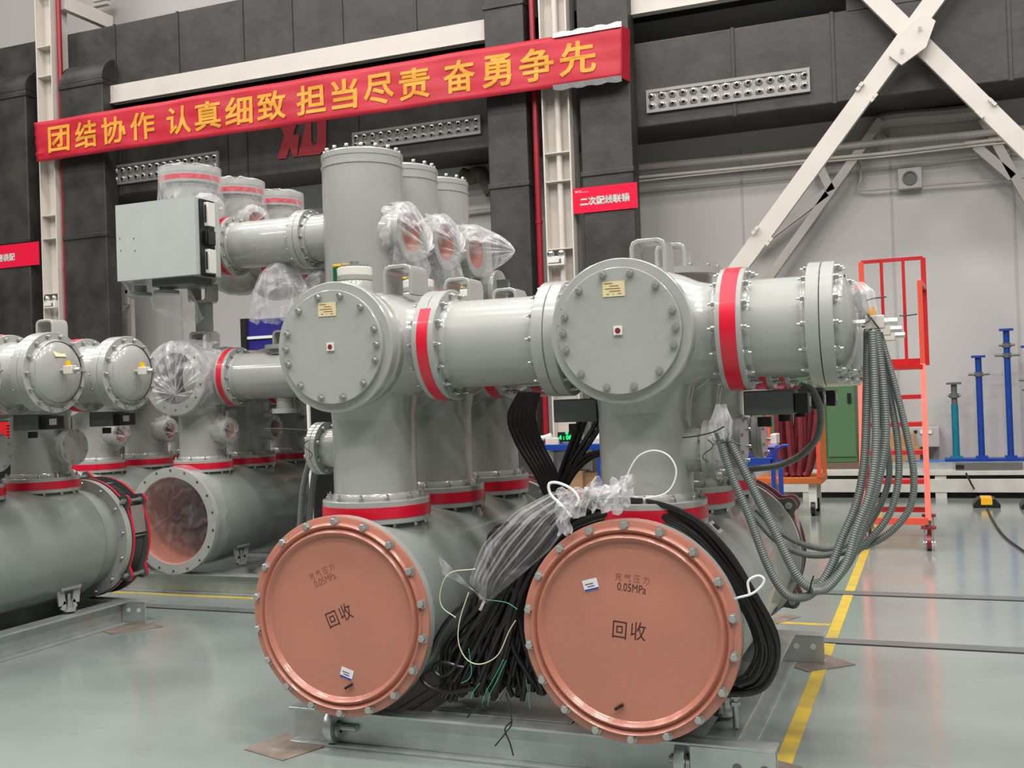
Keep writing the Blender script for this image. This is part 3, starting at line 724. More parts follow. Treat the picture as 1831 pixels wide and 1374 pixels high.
def tee(T, X, Y, front='cover', left=None, right=None, joined=False, plate=True):
    "tee housing: short drum along Y with front opening; left/right: X reach of the outlets"
    r = .262; b = MB(); yf = Y-.338; R0 = .31 if front == 'open' else .2885
    b.lathe((X, 0, ZA), (0, 1, 0), [(.25, yf), (R0-.004, yf), (R0, yf+.005), (R0, yf+.045), (R0-.004, yf+.05), (.266, yf+.052), (.262, yf+.065), (.262, yf+.1), (.272, yf+.11), (.272, yf+.15), (r-.004, yf+.19), (r-.004, Y+.12), (r-.03, Y+.2), (r-.09, Y+.255), (0, Y+.275)], PAINT, 80)
    # saddle blend to the post below
    b.lathe((X, Y, ZA-.33), (0, 0, 1), [(RP, 0), (RP+.004, .05), (RP+.022, .13), (RP+.05, .2)], PAINT, 56)
    o = b.build('tee_housing', T)
    for s, ext in ((-1, left), (1, right)):
        if ext is None: continue
        q = MB(); q.lathe((X, Y, ZA), (s, 0, 0), [(.262, .02), (.258, .12), (.235, .19), (.205, .255), (RP, .30), (RP, abs(ext-X))], PAINT, 64); q.build('tee_outlet', T)
    if front == 'cover':
        f = MB(); f.lathe((X, yf, ZA), (0, -1, 0), [(0, .024), (.2475, .024), (.2495, .022), (.2495, 0)], PAINT, 80); c = f.build('tee_cover', T)
        bolts(c, (X, yf-.024, ZA), (0, -1, 0), .228, 0, BOLT_MED, angs=COVANG)
        if plate:
            f = MB(); px, pz = X-.012, ZA+.165; yy = yf-.0248
            f.span((px-.045, yy-.002, pz-.03), (px+.045, yy, pz+.03), LABEL)
            np_ = f.build('name_plate', c, smooth=False, label='small beige name plate')
            f = MB()
            for k, (u0, u1) in enumerate(((-.038, -.004), (-.016, .02), (-.036, .026), (-.018, .028), (-.03, -.02), (-.004, .0), (.016, .03))):
                zz_ = pz+.022-min(k, 4)*.0105; f.span((px+u0, yy-.0026, zz_-.0014), (px+u1, yy-.002, zz_+.0014), INKF)
            f.build('plate_print', np_, smooth=False)
        f = MB(); yy = yf-.024; f.span((X-.0175, yy-.008, ZA-.0175), (X+.0175, yy, ZA+.0175), WHITEP); w = f.build('test_point', c, smooth=False, bevel=.001)
        f = MB(); f.lathe((X, yy-.008, ZA), (0, -1, 0), [(.011, 0), (.011, .002), (.008, .002), (0, .003)], WRED, 20); f.build('test_point_disc', w)
    elif front == 'open':
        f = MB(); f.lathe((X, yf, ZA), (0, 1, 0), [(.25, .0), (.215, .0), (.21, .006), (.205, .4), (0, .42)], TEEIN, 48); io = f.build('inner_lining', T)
        f = MB(); f.lathe((X, yf-.002, ZA), (0, 1, 0), [(.308, 0), (.215, 0)], PAINT, 64)
        for i in range(14): f.cyl((X+.265*sin(i*2*pi/14), yf-.004, ZA+.265*cos(i*2*pi/14)), (X+.265*sin(i*2*pi/14), yf, ZA+.265*cos(i*2*pi/14)), .009, DARK, 8)
        f.build('flange_face', T)
    return o
def post(T, X, Y, zf=1.045, joined=False, nb=12):
    b = MB(); b.lathe((X, Y, 0), (0, 0, 1), [(RP, zf+.04), (RP, ZA-.12)], PAINT, 64); b.build('post_pipe', T)
    b = MB(); b.lathe((X, Y, 0), (0, 0, 1), [(.26, ZT+.28), (.225, ZT+.36), (.205, zf-.05)], PAINT2, 56); b.build('tank_neck', T)
    flange(T, (X, Y, zf), (0, 0, 1), r=.25, rp=RP, joined=joined, nb=nb, name='post_flange')
def dome_end(T, X, Y, joined=False, lugs=True):
    b = MB(); b.lathe((X, Y, ZA), (1, 0, 0), [(.208, .0), (.203, .014), (.192, .034), (.155, .058), (.1, .075), (.04, .083), (0, .084)], PAINT, 64)
    o = b.build('dome_end', T)
    # cable block on the dome
    f = Vector((X+.075, Y-.02, ZA+.01)) if not lugs else Vector((X+.075, Y-.05, ZA-.005))
    for a, c, nm in ((0, .04, 'gas_fitting'), (.108, .155, 'pipe_fitting')):
        b = MB(); b.cyl(f+Vector((a, 0, 0)), f+Vector((c, 0, 0)), .015, STEEL, 6); b.build(nm, o)
    b = MB(); b.box(f+Vector((.074, 0, 0)), (.07, .045, .052), CREAM); b.build('valve_block', o, bevel=.004)
    b = MB(); b.cyl(f+Vector((.06, 0, .026)), f+Vector((.06, 0, .044)), .02, YEL, 12); b.cyl(f+Vector((.06, 0, .044)), f+Vector((.06, 0, .058)), .013, YEL, 6); b.build('yellow_cap', o, label='yellow valve cap')
    return o
def side_port(T, X, Y, Z, s, r=.125, L=.06, mark=False, blank=True):
    "small flanged branch on the post, facing s*X"
    b = MB(); b.lathe((X, Y, Z), (s, 0, 0), [(.10, .1), (.09, RP+L), ], PAINT, 40); b.build('branch_pipe', T)
    c = (X+s*(RP+L+.02), Y, Z); b = MB()
    b.lathe(c, (s, 0, 0), [(.08, -.02), (r, -.02), (r, .0), (r-.003, .002), (r-.003, .005), (r, .007), (r, .03), (r-.004, .033), (0, .033) if blank else (.075, .033)], PAINT, 48)
    if not blank: b.lathe(c, (s, 0, 0), [(.075, .033), (.072, .0), (.072, -.1), (0, -.11)], INNER, 32)
    o = b.build('branch_flange', T); bolts(o, Vector(c)+Vector((s*.033, 0, 0)), (s, 0, 0), r-.018, 8, BOLT_SM, .3, joined=False)
    bolts(o, Vector(c)-Vector((s*.02, 0, 0)), (-s, 0, 0), r-.018, 8, BOLT_SM, .3, joined=True)
    if mark:
        y0 = Y-r*.62; pts = []
        for k in range(25):
            a = k/24; z_ = Z+.045-.09*a; pts.append(Vector((c[0]+s*(.012+.022*sin(a*2*pi)), Y-math.sqrt(max(0, (r+.001)**2-(z_-Z)**2)), z_)))
        q = MB(); q.tube(pts, .0014, INK, 5); q.build('marker_letter', o, label='handwritten letter S')
    return o
def drive_box(T, X, Y, Z, w=.26, joined=False):
    b = MB(); b.box((X, Y, Z), (w, .18, .10), DGREY); o = b.build('drive_box', T, bevel=.006)
    b = MB(); b.box((X+w/2+.03, Y, Z-.005), (.05, .15, .08), BLKP); b.box((X+w/2+.055, Y-.02, Z), (.01, .06, .04), STEEL); b.build('drive_connector', o)
    b = MB(); b.cyl((X-.03, Y, Z-.1), (X-.03, Y, Z-.06), .03, BLKP, 12); b.build('drive_gland', o)

S0 = Vector((0, 0, 0))
def bay_column(T, X, dy, side, vis, joined):
    """one column of three phases; vis: phases to detail"""
    for k, Y in enumerate(PH):
        Y += dy; j = joined or k > 0
        post(T, X, Y, joined=j)

# ---------------------------------------------------------------- main bay (front)
T1 = thing('switchgear_bay', 'grey-green gas-insulated switchgear bay in front with two copper-red round end plates', 'switchgear', (-1.8, 5.0, 0))
XLc, XRc = -2.43, -1.13
def main_bay(T, dx, dy, with_left=True, with_front=True):
    XR_ = XRc+dx; XL_ = XLc+dx; jn = not with_left
    if with_left:
        skid(T, -2.78+dx, -.60+dx, 4.15+dy, 6.1+dy)
        pl = tank(T, XL_, 4.0+dy, 6.05+dy); bellows_end(T, XL_, 6.05+dy, joined=True)
        for s in (-1, 1): support(T, XL_, 4.5+dy, s)
    else: skid(T, -2.78+dx, -.60+dx, 4.15+dy, 6.1+dy)
    pr = tank(T, XR_, 4.0+dy, 6.05+dy, front='plate'); bellows_end(T, XR_, 6.05+dy)
    for s in (-1, 1):
        for y in (4.45, 5.6): support(T, XR_, y+dy, s)
    for k, Y in enumerate(PH):
        Y += dy
        fr = 'cover' if k == 0 else None
        if with_left:
            post(T, XL_, Y, joined=k > 1); tee(T, XL_, Y, 'cover' if k == 0 else 'back', left=None, right=-2.1+dx)
            flange(T, (-2.045+dx, Y, ZA), (1, 0, 0), joined=k > 0, nb=14, arcs=((-12, 12), (52, 300)) if k == 0 else None)
            pipe(T, (-2.0+dx, Y, ZA), (-1.5+dx, Y, ZA), RP, name='bus_pipe')
            flange(T, (-1.49+dx, Y, ZA), (1, 0, 0), joined=k > 0, tape=False, nb=14)
            top_port(T, XL_-.02+dx*0, Y-.1, ZA+.27)
            lug(T, XL_+.19, Y+.0, ZA+.235, h=.14, d=.17)
        post(T, XR_, Y, joined=k > 1); tee(T, XR_, Y, 'cover' if k == 0 else 'back', left=-1.45+dx, right=-.74+dx)
        if k == 1:
            b = MB(); b.lathe((XR_+.02, Y, ZA), (0, 0, 1), [(.16, .2), (.16, .295), (.215, .30), (.215, .33), (0, .33)], PAINT, 48); tf = b.build('top_flange', T)
            bolts(tf, (XR_+.02, Y, ZA+.33), (0, 0, 1), .19, 12, BOLT_SM)
            lug(T, XR_+.0, Y, ZA+.33, h=.13, w=.15, d=.13)
        else: lug(T, XR_+.03, Y+.10, ZA+.25, h=.16, w=.16, d=.14)
        flange(T, (-.725+dx, Y, ZA), (1, 0, 0), joined=k > 0 and with_left, nb=14, tw=.6)
        pipe(T, (-.68+dx, Y, ZA), (-.4+dx, Y, ZA), .198, name='end_pipe')
        flange(T, (-.383+dx, Y, ZA), (1, 0, 0), joined=k > 0 and with_left, tape=False, nb=14)
        de = dome_end(T, -.341+dx, Y, lugs=with_left)
        if k == 1 and not with_left:
            b = MB(); b.box((-.341+dx+.068, Y-.02, ZA+.115), (.003, .085, .05), LABEL, R=Matrix.Rotation(rad(-30), 3, 'Y')); b.build('name_plate', de, smooth=False, label='small beige name plate')
        side_port(T, XR_, Y, 1.30, 1, mark=(k == 0 and with_left))
        drive_box(T, -.62+dx, Y+.12, 1.485, w=.2)
        if with_left:
            side_port(T, XL_, Y, 1.33, -1, mark=(k == 0)); drive_box(T, XRc-.32, Y+.12, 1.475, w=.2)
    return pl if with_left else None, pr
PL, PR = main_bay(T1, 0, 0)
# plate writing
def nar(g, k): return lambda x, y: g(x*k, y)
def plate_text(P, X, rot, extra):
    Y0 = 3.9935; c, s = cos(rot), sin(rot)
    def fn(ox, oz):
        def g(x, y):
            u, v = ox+x, oz+y
            return Vector((X+c*u-s*v, Y0, ZT+s*u+c*v))
        return g
    place_text('回', .078, nar(fn(-.037, -.005), .86), INK, 'stencil_lettering', P, bold=.0014, label='dark stencilled character')
    place_text('收', .078, nar(fn(.037, .0), .86), INK, 'stencil_lettering', P, bold=.0014, label='dark stencilled characters')
    place_text('充 气 压 力', .034, nar(fn(-.0, .205), .86), INKF, 'stencil_lettering', P, label='faded stencilled characters')
    place_text('0.05MPa', .046, nar(fn(.0, .168), .74), INK if extra else INKF, 'stencil_lettering', P, bold=.0011, label='stencilled pressure mark')
plate_text(PL, XLc, rad(23), False); plate_text(PR, XRc, rad(-6), True)
def plate_label(P, px, py, rot):
    p = at(px, py, Y=3.992); R = Matrix.Rotation(rot, 3, 'Y')
    b = MB(); b.box(p, (.062, .0015, .044), LABW, R=R); o = b.build('label_sticker', P, smooth=False, label='small white and blue sticker')
    b = MB(); b.box(p+R @ Vector((0, -.001, -.018)), (.060, .001, .006), BLUE, R=R); b.box(p+R @ Vector((-.005, -.001, .004)), (.035, .001, .004), INKF, R=R); b.box(p+R @ Vector((.0, -.001, -.006)), (.03, .001, .003), VIOL, R=R); b.build('sticker_print', o, smooth=False)
plate_label(PL, 620, 1205, rad(17)); plate_label(PR, 1056, 1046, rad(-14))
for P, px, py in ((PL, 624, 1228), (PR, 1107, 1265)):
    p = at(px, py, Y=3.985); b = MB(); b.bar(p+Vector((-.015, -.012, -.008)), p+Vector((.016, .004, .01)), .012, .009, BLKP); b.build('black_plug', P, label='small black plug')

# ---------------------------------------------------------------- left bay
T2 = thing('switchgear_bay', 'grey-green switchgear bay at the left photo edge with domed ends', 'switchgear', (-6.0, 5.0, 0))
main_bay(T2, -4.68, 0.0, with_left=False)
# square lifting box and round cover at the far left edge


# ---------------------------------------------------------------- rear bay with the upper tier
T3 = thing('switchgear_bay', 'tall grey-green switchgear bay behind, carrying three tall cylinders and a grey cabinet', 'switchgear', (-5.2, 8.3, 0))
dy3 = 3.12; XA = -5.85; XB = -4.45; XC = -7.02
skid(T3, -7.6, -3.9, 7.2, 9.3)
for X in (XA, XC, XB):
    tank(T3, X, 7.05 if X != XB else 7.6, 9.15, front='open' if X == XA else (None if X == XB else 'open'), joined=True)
    support(T3, X, 7.6, 1)
for k, Y in enumerate(PH):
    Y += dy3
    for X in (XA, XC, XB): post(T3, X, Y, joined=(k > 0 or X != XA))
    for X in (XA, XC, XB): tee(T3, X, Y, 'open' if (k == 0 and X == XA) else 'back', right=X+.33 if X != XC else None)
    flange(T3, (XA+.37, Y, ZA), (1, 0, 0), joined=k > 0, nb=14)
    pipe(T3, (XA+.42, Y, ZA), (XB-.2, Y, ZA), RP, name='bus_pipe')
    side_port(T3, XA, Y-.02, 1.33, 1, r=.11, blank=False)
    side_port(T3, XC, Y-.02, 1.33, 1, r=.11, blank=False)
    # drain branch under the pipe and inspection disc with lug above it
    b = MB(); b.lathe((XA+.85, Y, ZA-.30), (0, 0, 1), [(.075, .15), (.075, .02), (.115, .02), (.115, -.02), (0, -.02)], PAINT, 36); b.build('drain_branch', T3)
    b = MB(); b.lathe((XA+.85, Y, ZA+.17), (0, 0, 1), [(.12, 0), (.12, .04), (.155, .045), (.155, .08), (0, .08)], PAINT2, 40); b.build('inspection_disc', T3)
    lug(T3, XA+.85, Y, ZA+.25, h=.12, w=.15)
    # upper tier
    ZU = at(400, 443, Y=PH[0]+dy3).z
    XH = XA-.05
    if k == 0:
        z1, z2, z3, z4 = (at(385, q, Y=Y).z for q in (618, 592, 541, 513))
        lug(T3, XA+.05, Y, z1-.03, h=z2-z1+.03, w=.2, d=.16, t=.022)
        b = MB(); b.span((XA, Y-.055, z2-.005), (XA+.11, Y+.055, z3+.005), PAINT2); b.build('support_tube', T3, bevel=.008)
        lug(T3, XA+.05, Y, z4+.03, h=z4-z3+.03, w=.2, d=.16, t=.022, flip=True)
    b = MB(); b.lathe((XH, Y, ZU), (0, 0, 1), [(0, -.34), (.1, -.33), (.2, -.28), (.25, -.2), (.26, -.1), (.26, .2), (.24, .28), (.225, .34), (.225, .57)], PAINT, 60); b.build('upper_housing', T3)
    flange(T3, (XH, Y, ZU+.60), (0, 0, 1), r=.255, rp=.225, th=.045, nb=12, joined=True, tw=.42)
    b = MB(); b.lathe((XH, Y, ZU+.645), (0, 0, 1), [(.255, 0), (.25, .05), (0, .05)], PAINT, 60); b.build('upper_cover', T3)
    c = Vector((XH+.09, Y, at(375, 362, Y=PH[0]+dy3-.1).z-.08)); ax = Vector((.8, -.6, 0)).normalized()
    b = MB(); b.lathe(c, ax, [(.08, .12), (.08, .31), (.11, .315), (.11, .35), (.072, .35), (.068, .3), (0, .3)], PAINT, 40); br = b.build('upper_branch', T3)
    b = MB(); b.lathe(c, ax, [(.071, .349), (.066, .302), (0, .302)], INNER, 32); b.build('inner_lining', br)
    b = MB(); b.lathe((XA, Y, ZU), (1, 0, 0), [(.2, .15), (.2, .33)], PAINT, 48); b.build('upper_outlet', T3)
    flange(T3, (XA+.37, Y, ZU), (1, 0, 0), joined=k > 0, nb=14)
    pipe(T3, (XA+.42, Y, ZU), (XA+1.1, Y, ZU), RP, name='upper_pipe')
    flange(T3, (XA+1.12, Y, ZU), (1, 0, 0), r=.24, tape=False, joined=k > 0, nb=14)
    b = MB(); b.lathe((XA+.85, Y, ZU-.30), (0, 0, 1), [(.08, .15), (.08, .02), (.12, .02), (.12, -.02), (0, -.02)], PAINT, 36); b.build('drain_branch', T3)
    # tall cylinder
    XT = -4.20; RC = .325
    ztop = at(645, 277, Y=PH[0]+dy3).z
    pipe(T3, (XA+1.15, Y, ZU), (XT-.2, Y, ZU), .19, name='upper_neck')
    b = MB(); b.lathe((XT, Y, 0), (0, 0, 1), [(.2, ZA+.2), (RC-.02, ZA+.3), (RC, ZA+.36), (RC, ztop-.13), (RC+.006, ztop-.128), (RC+.006, ztop-.112), (RC, ztop-.11), (RC, ztop-.06), (RC+.004, ztop-.058), (RC+.004, ztop-.02), (RC-.004, ztop-.01), (RC-.03, ztop), (0, ztop)], PAINT, 72)
    cy_ = b.build('tall_cylinder', T3)
    bolts(cy_, (XT, Y, ztop), (0, 0, 1), RC-.03, 16, BOLT_BIG, .1, joined=False)
    b = MB(); b.lathe((XT, Y, at(735, 415, Y=PH[0]+dy3).z), (1, 0, 0), [(.24, .2), (.2, .29), (.185, .33), (.185, .37), (.235, .375), (.235, .415), (.16, .415)], PAINT, 56)
    b.lathe((XT, Y, at(735, 415, Y=PH[0]+dy3).z), (1, 0, 0), [(.16, .414), (.15, .36), (.15, .31), (0, .31)], INNER, 40); b.build('cylinder_branch', T3)
# grey cabinet in front of the upper tier
p0 = at(212, 500, Y=6.9); p1 = at(350, 356, Y=6.9)
zc0, zc1 = at(280, 498, Y=6.9).z, at(280, 359, Y=6.9).z
b = MB(); b.span((p0.x, 6.9, zc0), (p1.x, 7.2, zc1), BOXP); cb = b.build('cabinet_body', T3, smooth=False, bevel=.008)
W_, H_ = p1.x-p0.x, zc1-zc0
b = MB(); b.span((p0.x+.002, 6.885, zc0+.002), (p1.x-.002, 6.9, zc1-.002), BOXP)
for u, v in ((.05, .44), (.23, .46), (.06, .60), (.24, .62)): b.cyl((p0.x+W_*u, 6.883, zc0+H_*(1-v)), (p0.x+W_*u, 6.886, zc0+H_*(1-v)), .005, DARK, 8)
b.build('cabinet_door', cb, smooth=False)
for v, hh in ((.22, .12), (.52, .07), (.82, .12)):
    z = zc1-H_*v; b = MB(); b.span((p1.x, 6.93, z-hh), (p1.x+.02, 7.10, z+hh), BLKP); b.span((p1.x+.02, 6.97, z-hh*.8), (p1.x+.06, 7.06, z+hh*.8), WHITEP if hh > .1 else BLKP)
    b.cyl((p1.x+.05, 6.95, z-hh*.6), (p1.x+.05, 6.95, z+hh*.6), .008, BLKP, 8); b.build('connector', T3, bevel=.003)
b = MB(); b.span((p0.x+.25, 7.2, zc0+.1), (XA+.1, 7.3, zc0+.3), PAINT2); b.span((p0.x+.3, 6.95, zc0-.06), (p1.x-.1, 7.2, zc0-.0), DGREY); b.build('cabinet_mount', T3, smooth=False)
for q in ((XA-.3), (XA-.02)):
    b = MB(); b.lathe((q, 7.1, zc0-.02), (0, 0, 1), [(.06, 0), (.06, -.06), (.1, -.06), (.1, -.09), (0, -.09)], PAINT2, 30); b.build('lower_gland', T3)

# ================================================================== PLASTIC FILM
def wrap(label, c, ax, R, apex, back=.12, folds=9, amp=.03, bulge=.0, seed=1, m=None, group='clear plastic wraps', rb=1.06, n=96, rows=14, ecc=.0):
    "film pulled over a flange ring and gathered at an apex"
    rnd = random.Random(seed); ph = [rnd.uniform(0, 6.28) for _ in range(8)]
    e1, e2, e3 = frame(ax); c = Vector(c); apex = Vector(apex)
    g = []
    for j in range(-5, rows+1):
        ring = []
        for i in range(n):
            a = 2*pi*i/n
            d = e1*cos(a)+e2*sin(a)
            w = sin(folds*a+ph[0])*.5 + sin((folds*2+1)*a+ph[1])*.3 + sin((folds*3+2)*a+ph[2])*.2
            if j <= 0:
                t = -j/5; r = R*(1+.012+ (rb-1)*t) + amp*.5*w*(t*1.2+.05) - .04*R*sin(t*pi)*(1+w)*.5
                h = .004-back*t*(1+.35*w*t+ecc*sin(a+ph[3])*t); p = c+d*r+e3*h
            else:
                t = j/rows; tt = t
                p0 = c+d*R*1.012+e3*.006; p = p0.lerp(apex, tt)
                p += e3*(bulge*sin(tt*pi)+amp*w*sin(tt*pi)**.6*(.35+.65*tt))
            ring.append(p)
        g.append(ring)
    b = MB(); vs = [p for r in g for p in r]; F = []
    for j in range(len(g)-1):
        for i in range(n): k = (i+1) % n; F.append((j*n+i, j*n+k, (j+1)*n+k, (j+1)*n+i))
    b.add(vs, F, m or FILM); o = b.build('plastic_wrap', org=c); tag(o, label, 'plastic film', group); return o
def hang(label, loops, folds=8, amp=.03, seed=1, n=80, m=None, group='clear plastic wraps', sub=5):
    rnd = random.Random(seed); ph = [rnd.uniform(0, 6.28) for _ in range(6)]
    L_ = []
    for (c0, r0, q0), (c1, r1, q1) in zip(loops, loops[1:]):
        for k in range(sub): t = k/sub; L_.append((Vector(c0).lerp(Vector(c1), t), r0+(r1-r0)*t, q0+(q1-q0)*t))
    L_.append((Vector(loops[-1][0]), loops[-1][1], loops[-1][2]))
    vs = []; N = len(L_)
    for j, (c, rx, ry) in enumerate(L_):
        t = j/(N-1)
        for i in range(n):
            a = 2*pi*i/n; w = sin(folds*a+ph[0]+t)*.6+sin((2*folds+1)*a+ph[1]-t*2)*.3+sin(5*a+ph[2]+t*6)*.3
            k = 1+amp*w*(t*.8+.1)/max(rx, .05); vs.append(c+Vector((cos(a)*rx*k, sin(a)*ry*k, .03*w*t*t*(1 if j == N-1 else .5))))
    b = MB(); b.add(vs, [(j*n+i, j*n+(i+1) % n, (j+1)*n+(i+1) % n, (j+1)*n+i) for j in range(N-1) for i in range(n)], m or FILM)
    o = b.build('plastic_wrap', org=loops[0][0]); return tag(o, label, 'plastic film', group)
Y3 = [y+dy3 for y in PH]
wrap('crumpled clear film gathered over the open tee left of the red-taped pipe', (XA, Y3[0]-.34, ZA), (0, -1, 0), .31, at(314, 706, Y=6.98), back=.3, folds=11, amp=.035, bulge=.03, seed=3, m=FILM2, rb=1.1)
wrap('clear film stretched over the large open tank end', (XA, 7.05, ZT), (0, -1, 0), .437, (XA+.02, 7.02, ZT+.05), back=.16, folds=6, amp=.004, seed=5, rb=1.02, m=FILM4)
zb = at(735, 415, Y=Y3[0]).z
for k, (ap, lab, bk) in enumerate(((at(765, 450, Y=Y3[0]-.05), 'clear film over the nearest side opening of the three tall cylinders', .25), (at(822, 452, Y=Y3[1]-.05), 'clear film over the middle side opening of the three tall cylinders', .2), (at(921, 449, Y=Y3[2]), 'pointed clear film over the farthest side opening of the tall cylinders', .2))):
    wrap(lab, (XT+.415, Y3[k], zb), (1, 0, 0), .238, ap, back=bk*.5, folds=7+k, amp=.035, bulge=.05, seed=11+k, m=FILM2, rb=1.05)
    if k < 2:
        q = at(742 if k == 0 else 812, 470, Y=Y3[k]); hang(('hanging tail of film under the nearest side opening' , 'hanging tail of film under the middle side opening')[k], [((XT+.40, Y3[k], zb-.12), .1, .2), ((XT+.42, Y3[k]-.02, zb-.32), .14, .19), ((XT+.43, Y3[k]-.03, zb-.5), .08, .12)], folds=6, seed=20+k)
for k in range(3):
    lab = ('nearest', 'middle', 'farthest')[k]
    wrap('clear film over the %s red-taped top cover on the upper tier' % lab, (XH, Y3[k], ZU+.70), (0, 0, 1), .262, (XH, Y3[k], ZU+.725), back=.32, folds=9, amp=.03, bulge=.01, seed=31+k, rb=1.06)
    c = Vector((XH+.09, Y3[k], at(375, 362, Y=PH[0]+dy3-.1).z-.08))+Vector((.8, -.6, 0)).normalized()*.355
    if k < 2: wrap('clear film round the small %s side opening of the upper tier' % lab, c, (.8, -.6, 0), .114, c+Vector((.03, -.04, -.02)), back=.1, folds=6, amp=.02, bulge=.01, seed=41+k, rb=1.3)
    hang('clear film bag hanging from the %s branch under the upper pipe' % lab, [((XA+.85, Y3[k], ZU-.18), .085, .085), ((XA+.85, Y3[k], ZU-.26), .16, .16), ((XA+.86, Y3[k]-.02, ZU-.42), .25, .2), ((XA+.87, Y3[k]-.02, ZU-.66), .29, .2)], folds=9, amp=.05, seed=51+k, m=FILM2)
hang('limp clear film hanging under the grey cabinet', [((XA-.15, 7.3, zc0-.06), .2, .1), ((XA-.1, 7.3, zc0-.2), .22, .12), ((XA+.02, 7.3, zc0-.33), .12, .08)], folds=7, amp=.04, seed=61)
for k in range(2):
    for X, nm in ((XA, 'open-ended tee post'), (XC, 'leftmost rear post')):
        c = Vector((X+RP+.06+.055, Y3[k]-.02, 1.33))
        wrap('clear film on the small branch of the %s, %s' % (nm, ('nearer phase', 'farther phase')[k]), c, (1, 0, 0), .112, c+Vector((.05, -.02, -.02)), back=.09, folds=5, amp=.02, bulge=.01, seed=71+k+int(X*3), rb=1.35)

# ================================================================== CABLES BETWEEN THE END PLATES
t = thing('cable_coil', 'thick coil of glossy black cables draped over the right tank behind its copper-red end plate', 'cable', at(1100, 1000, Y=4.2))
rnd = random.Random(4)
# right side of the coil
OUT = [(1292, 1243), (1340, 1240), (1372, 1226), (1392, 1180), (1385, 1130), (1350, 1060), (1300, 985), (1245, 930), (1180, 900), (1110, 892), (1040, 905), (985, 945), (945, 1005), (918, 1080), (898, 1160), (880, 1240)]
CTR = (1150, 1110)
for i in range(30):
    s = (i % 10)/10*.17 + rnd.uniform(0, .03); Yc = 4.14 + (i//10)*.045 + rnd.uniform(0, .02)
    lft = rnd.uniform(-95, 55) if i > 3 else rnd.uniform(-30, 40)
    P = []
    cut = rnd.choice((0, 0, 1, 2)) if i % 3 else 0
    bot = rnd.uniform(-30, 15)
    for k, (x, y) in enumerate(OUT):
        if k < cut: continue
        f = max(0, (k-10)/5)
        xx = x+(CTR[0]-x)*s*(1-f) + lft*f*f**.3 + rnd.uniform(-2, 2); yy = y+(CTR[1]-y)*s*(1-f) + rnd.uniform(-2, 2) + (bot if k == 15 else 0)
        P.append(at(xx, yy, Y=Yc-(.05*f if lft < 0 else 0)))
    P[-1].z = max(P[-1].z, .2)
    b = MB(); b.tube(smooth_path(P, 4), .0105+rnd.uniform(-.001, .0015), BLACK, 8); b.build('cable', t)
t = thing('cable_bundle', 'tangle of black cables hanging between the two copper-red end plates down to the deck', 'cable', at(880, 1200, Y=4.1))
for i in range(46):
    x0 = rnd.uniform(870, 1010); y0 = rnd.uniform(960, 1000)-(x0-880)*.25; xb = 795+(i*37 % 46)/46*185
    Yc = 4.22+rnd.uniform(-.06, .16)
    P = [at(x0+30, y0-25, Y=Yc), at(x0, y0, Y=Yc), at((x0*.5+xb*.5)+rnd.uniform(-12, 8), 1080, Y=Yc-.02), at(xb, 1165+rnd.uniform(-20, 20), Y=Yc-.04), at(xb+rnd.uniform(-15, 40), 1235+rnd.uniform(-15, 15), Y=Yc-.03)]
    P[-1].z = max(P[-1].z, .19)
    b = MB(); b.tube(smooth_path(P, 5), .0115, BLACK, 8); b.build('cable', t)
for P, r in (([(870, 1040), (800, 1110), (770, 1165), (752, 1195), (762, 1225), (800, 1238), (850, 1232)], .010), ([(890, 1060), (840, 1130), (815, 1190), (790, 1210), (775, 1195), (790, 1185), (830, 1195)], .008), ([(905, 1230), (880, 1262), (840, 1268), (832, 1260)], .004), ([(905, 1240), (915, 1290), (905, 1310), (885, 1335)], .003), ([(915, 1290), (903, 1305), (912, 1330), (918, 1352)], .003), ([(870, 1255), (845, 1272), (836, 1284)], .004)):
    b = MB(); b.tube(smooth_path([at(x, y, Y=4.12 if y < 1255 else 4.06) for x, y in P], 6), r, BLACK, 8); b.build('cable', t)
for P, r, m in (([(870, 1073), (905, 1078), (925, 1090)], .0016, TEALW), ([(900, 1180), (885, 1210), (868, 1240), (862, 1262), (866, 1268)], .0016, TEALW), ([(905, 1182), (890, 1215), (875, 1245), (872, 1266)], .0016, TEALW), ([(838, 1160), (843, 1200), (838, 1215), (825, 1222)], .0016, TEALW), ([(941, 1215), (945, 1250), (948, 1268)], .0016, TEALW), ([(858, 1222), (845, 1240), (842, 1250)], .0016, TEALW),
                ([(838, 1060), (822, 1110), (820, 1150), (835, 1180), (860, 1188), (890, 1172), (910, 1130), (922, 1110)], .0024, CREAMW), ([(850, 1018), (805, 1025), (788, 1055), (790, 1085), (815, 1105)], .0022, CREAMW)):
    b = MB(); b.tube(smooth_path([at(x, y, Y=4.07) for x, y in P], 6), r, m, 6); b.build('thin_wire', t, label='thin green wire' if m is TEALW else 'thin cream wire')
t = thing('cable_bundle', 'black cables rising behind the two posts to the box under the bus pipe', 'cable', at(960, 860, Y=4.85))
for i in range(6):
    o_ = i*13; P = [at(985+o_*.35, 900, Y=4.8), at(958+o_*.5, 845, Y=4.82), at(925+o_*.6, 790, Y=4.85), at(912+o_*.62, 745, Y=4.85), at(932+o_*.45, 702, Y=4.85)]
    b = MB(); b.tube(smooth_path(P, 6), .0165, BLACK, 8); b.build('cable', t)
for P in ([(992, 880), (1008, 830), (1030, 770), (1045, 728)], [(997, 880), (1022, 825), (1058, 770), (1075, 735)], [(1000, 872), (1022, 838), (1050, 815), (1080, 808)], [(1030, 690), (1055, 705), (1075, 725)]):
    for d in (0, 9):
        b = MB(); b.tube(smooth_path([at(x+d, y+d*.3, Y=4.75) for x, y in P], 6), .0125, BLACK, 8); b.build('cable', t)

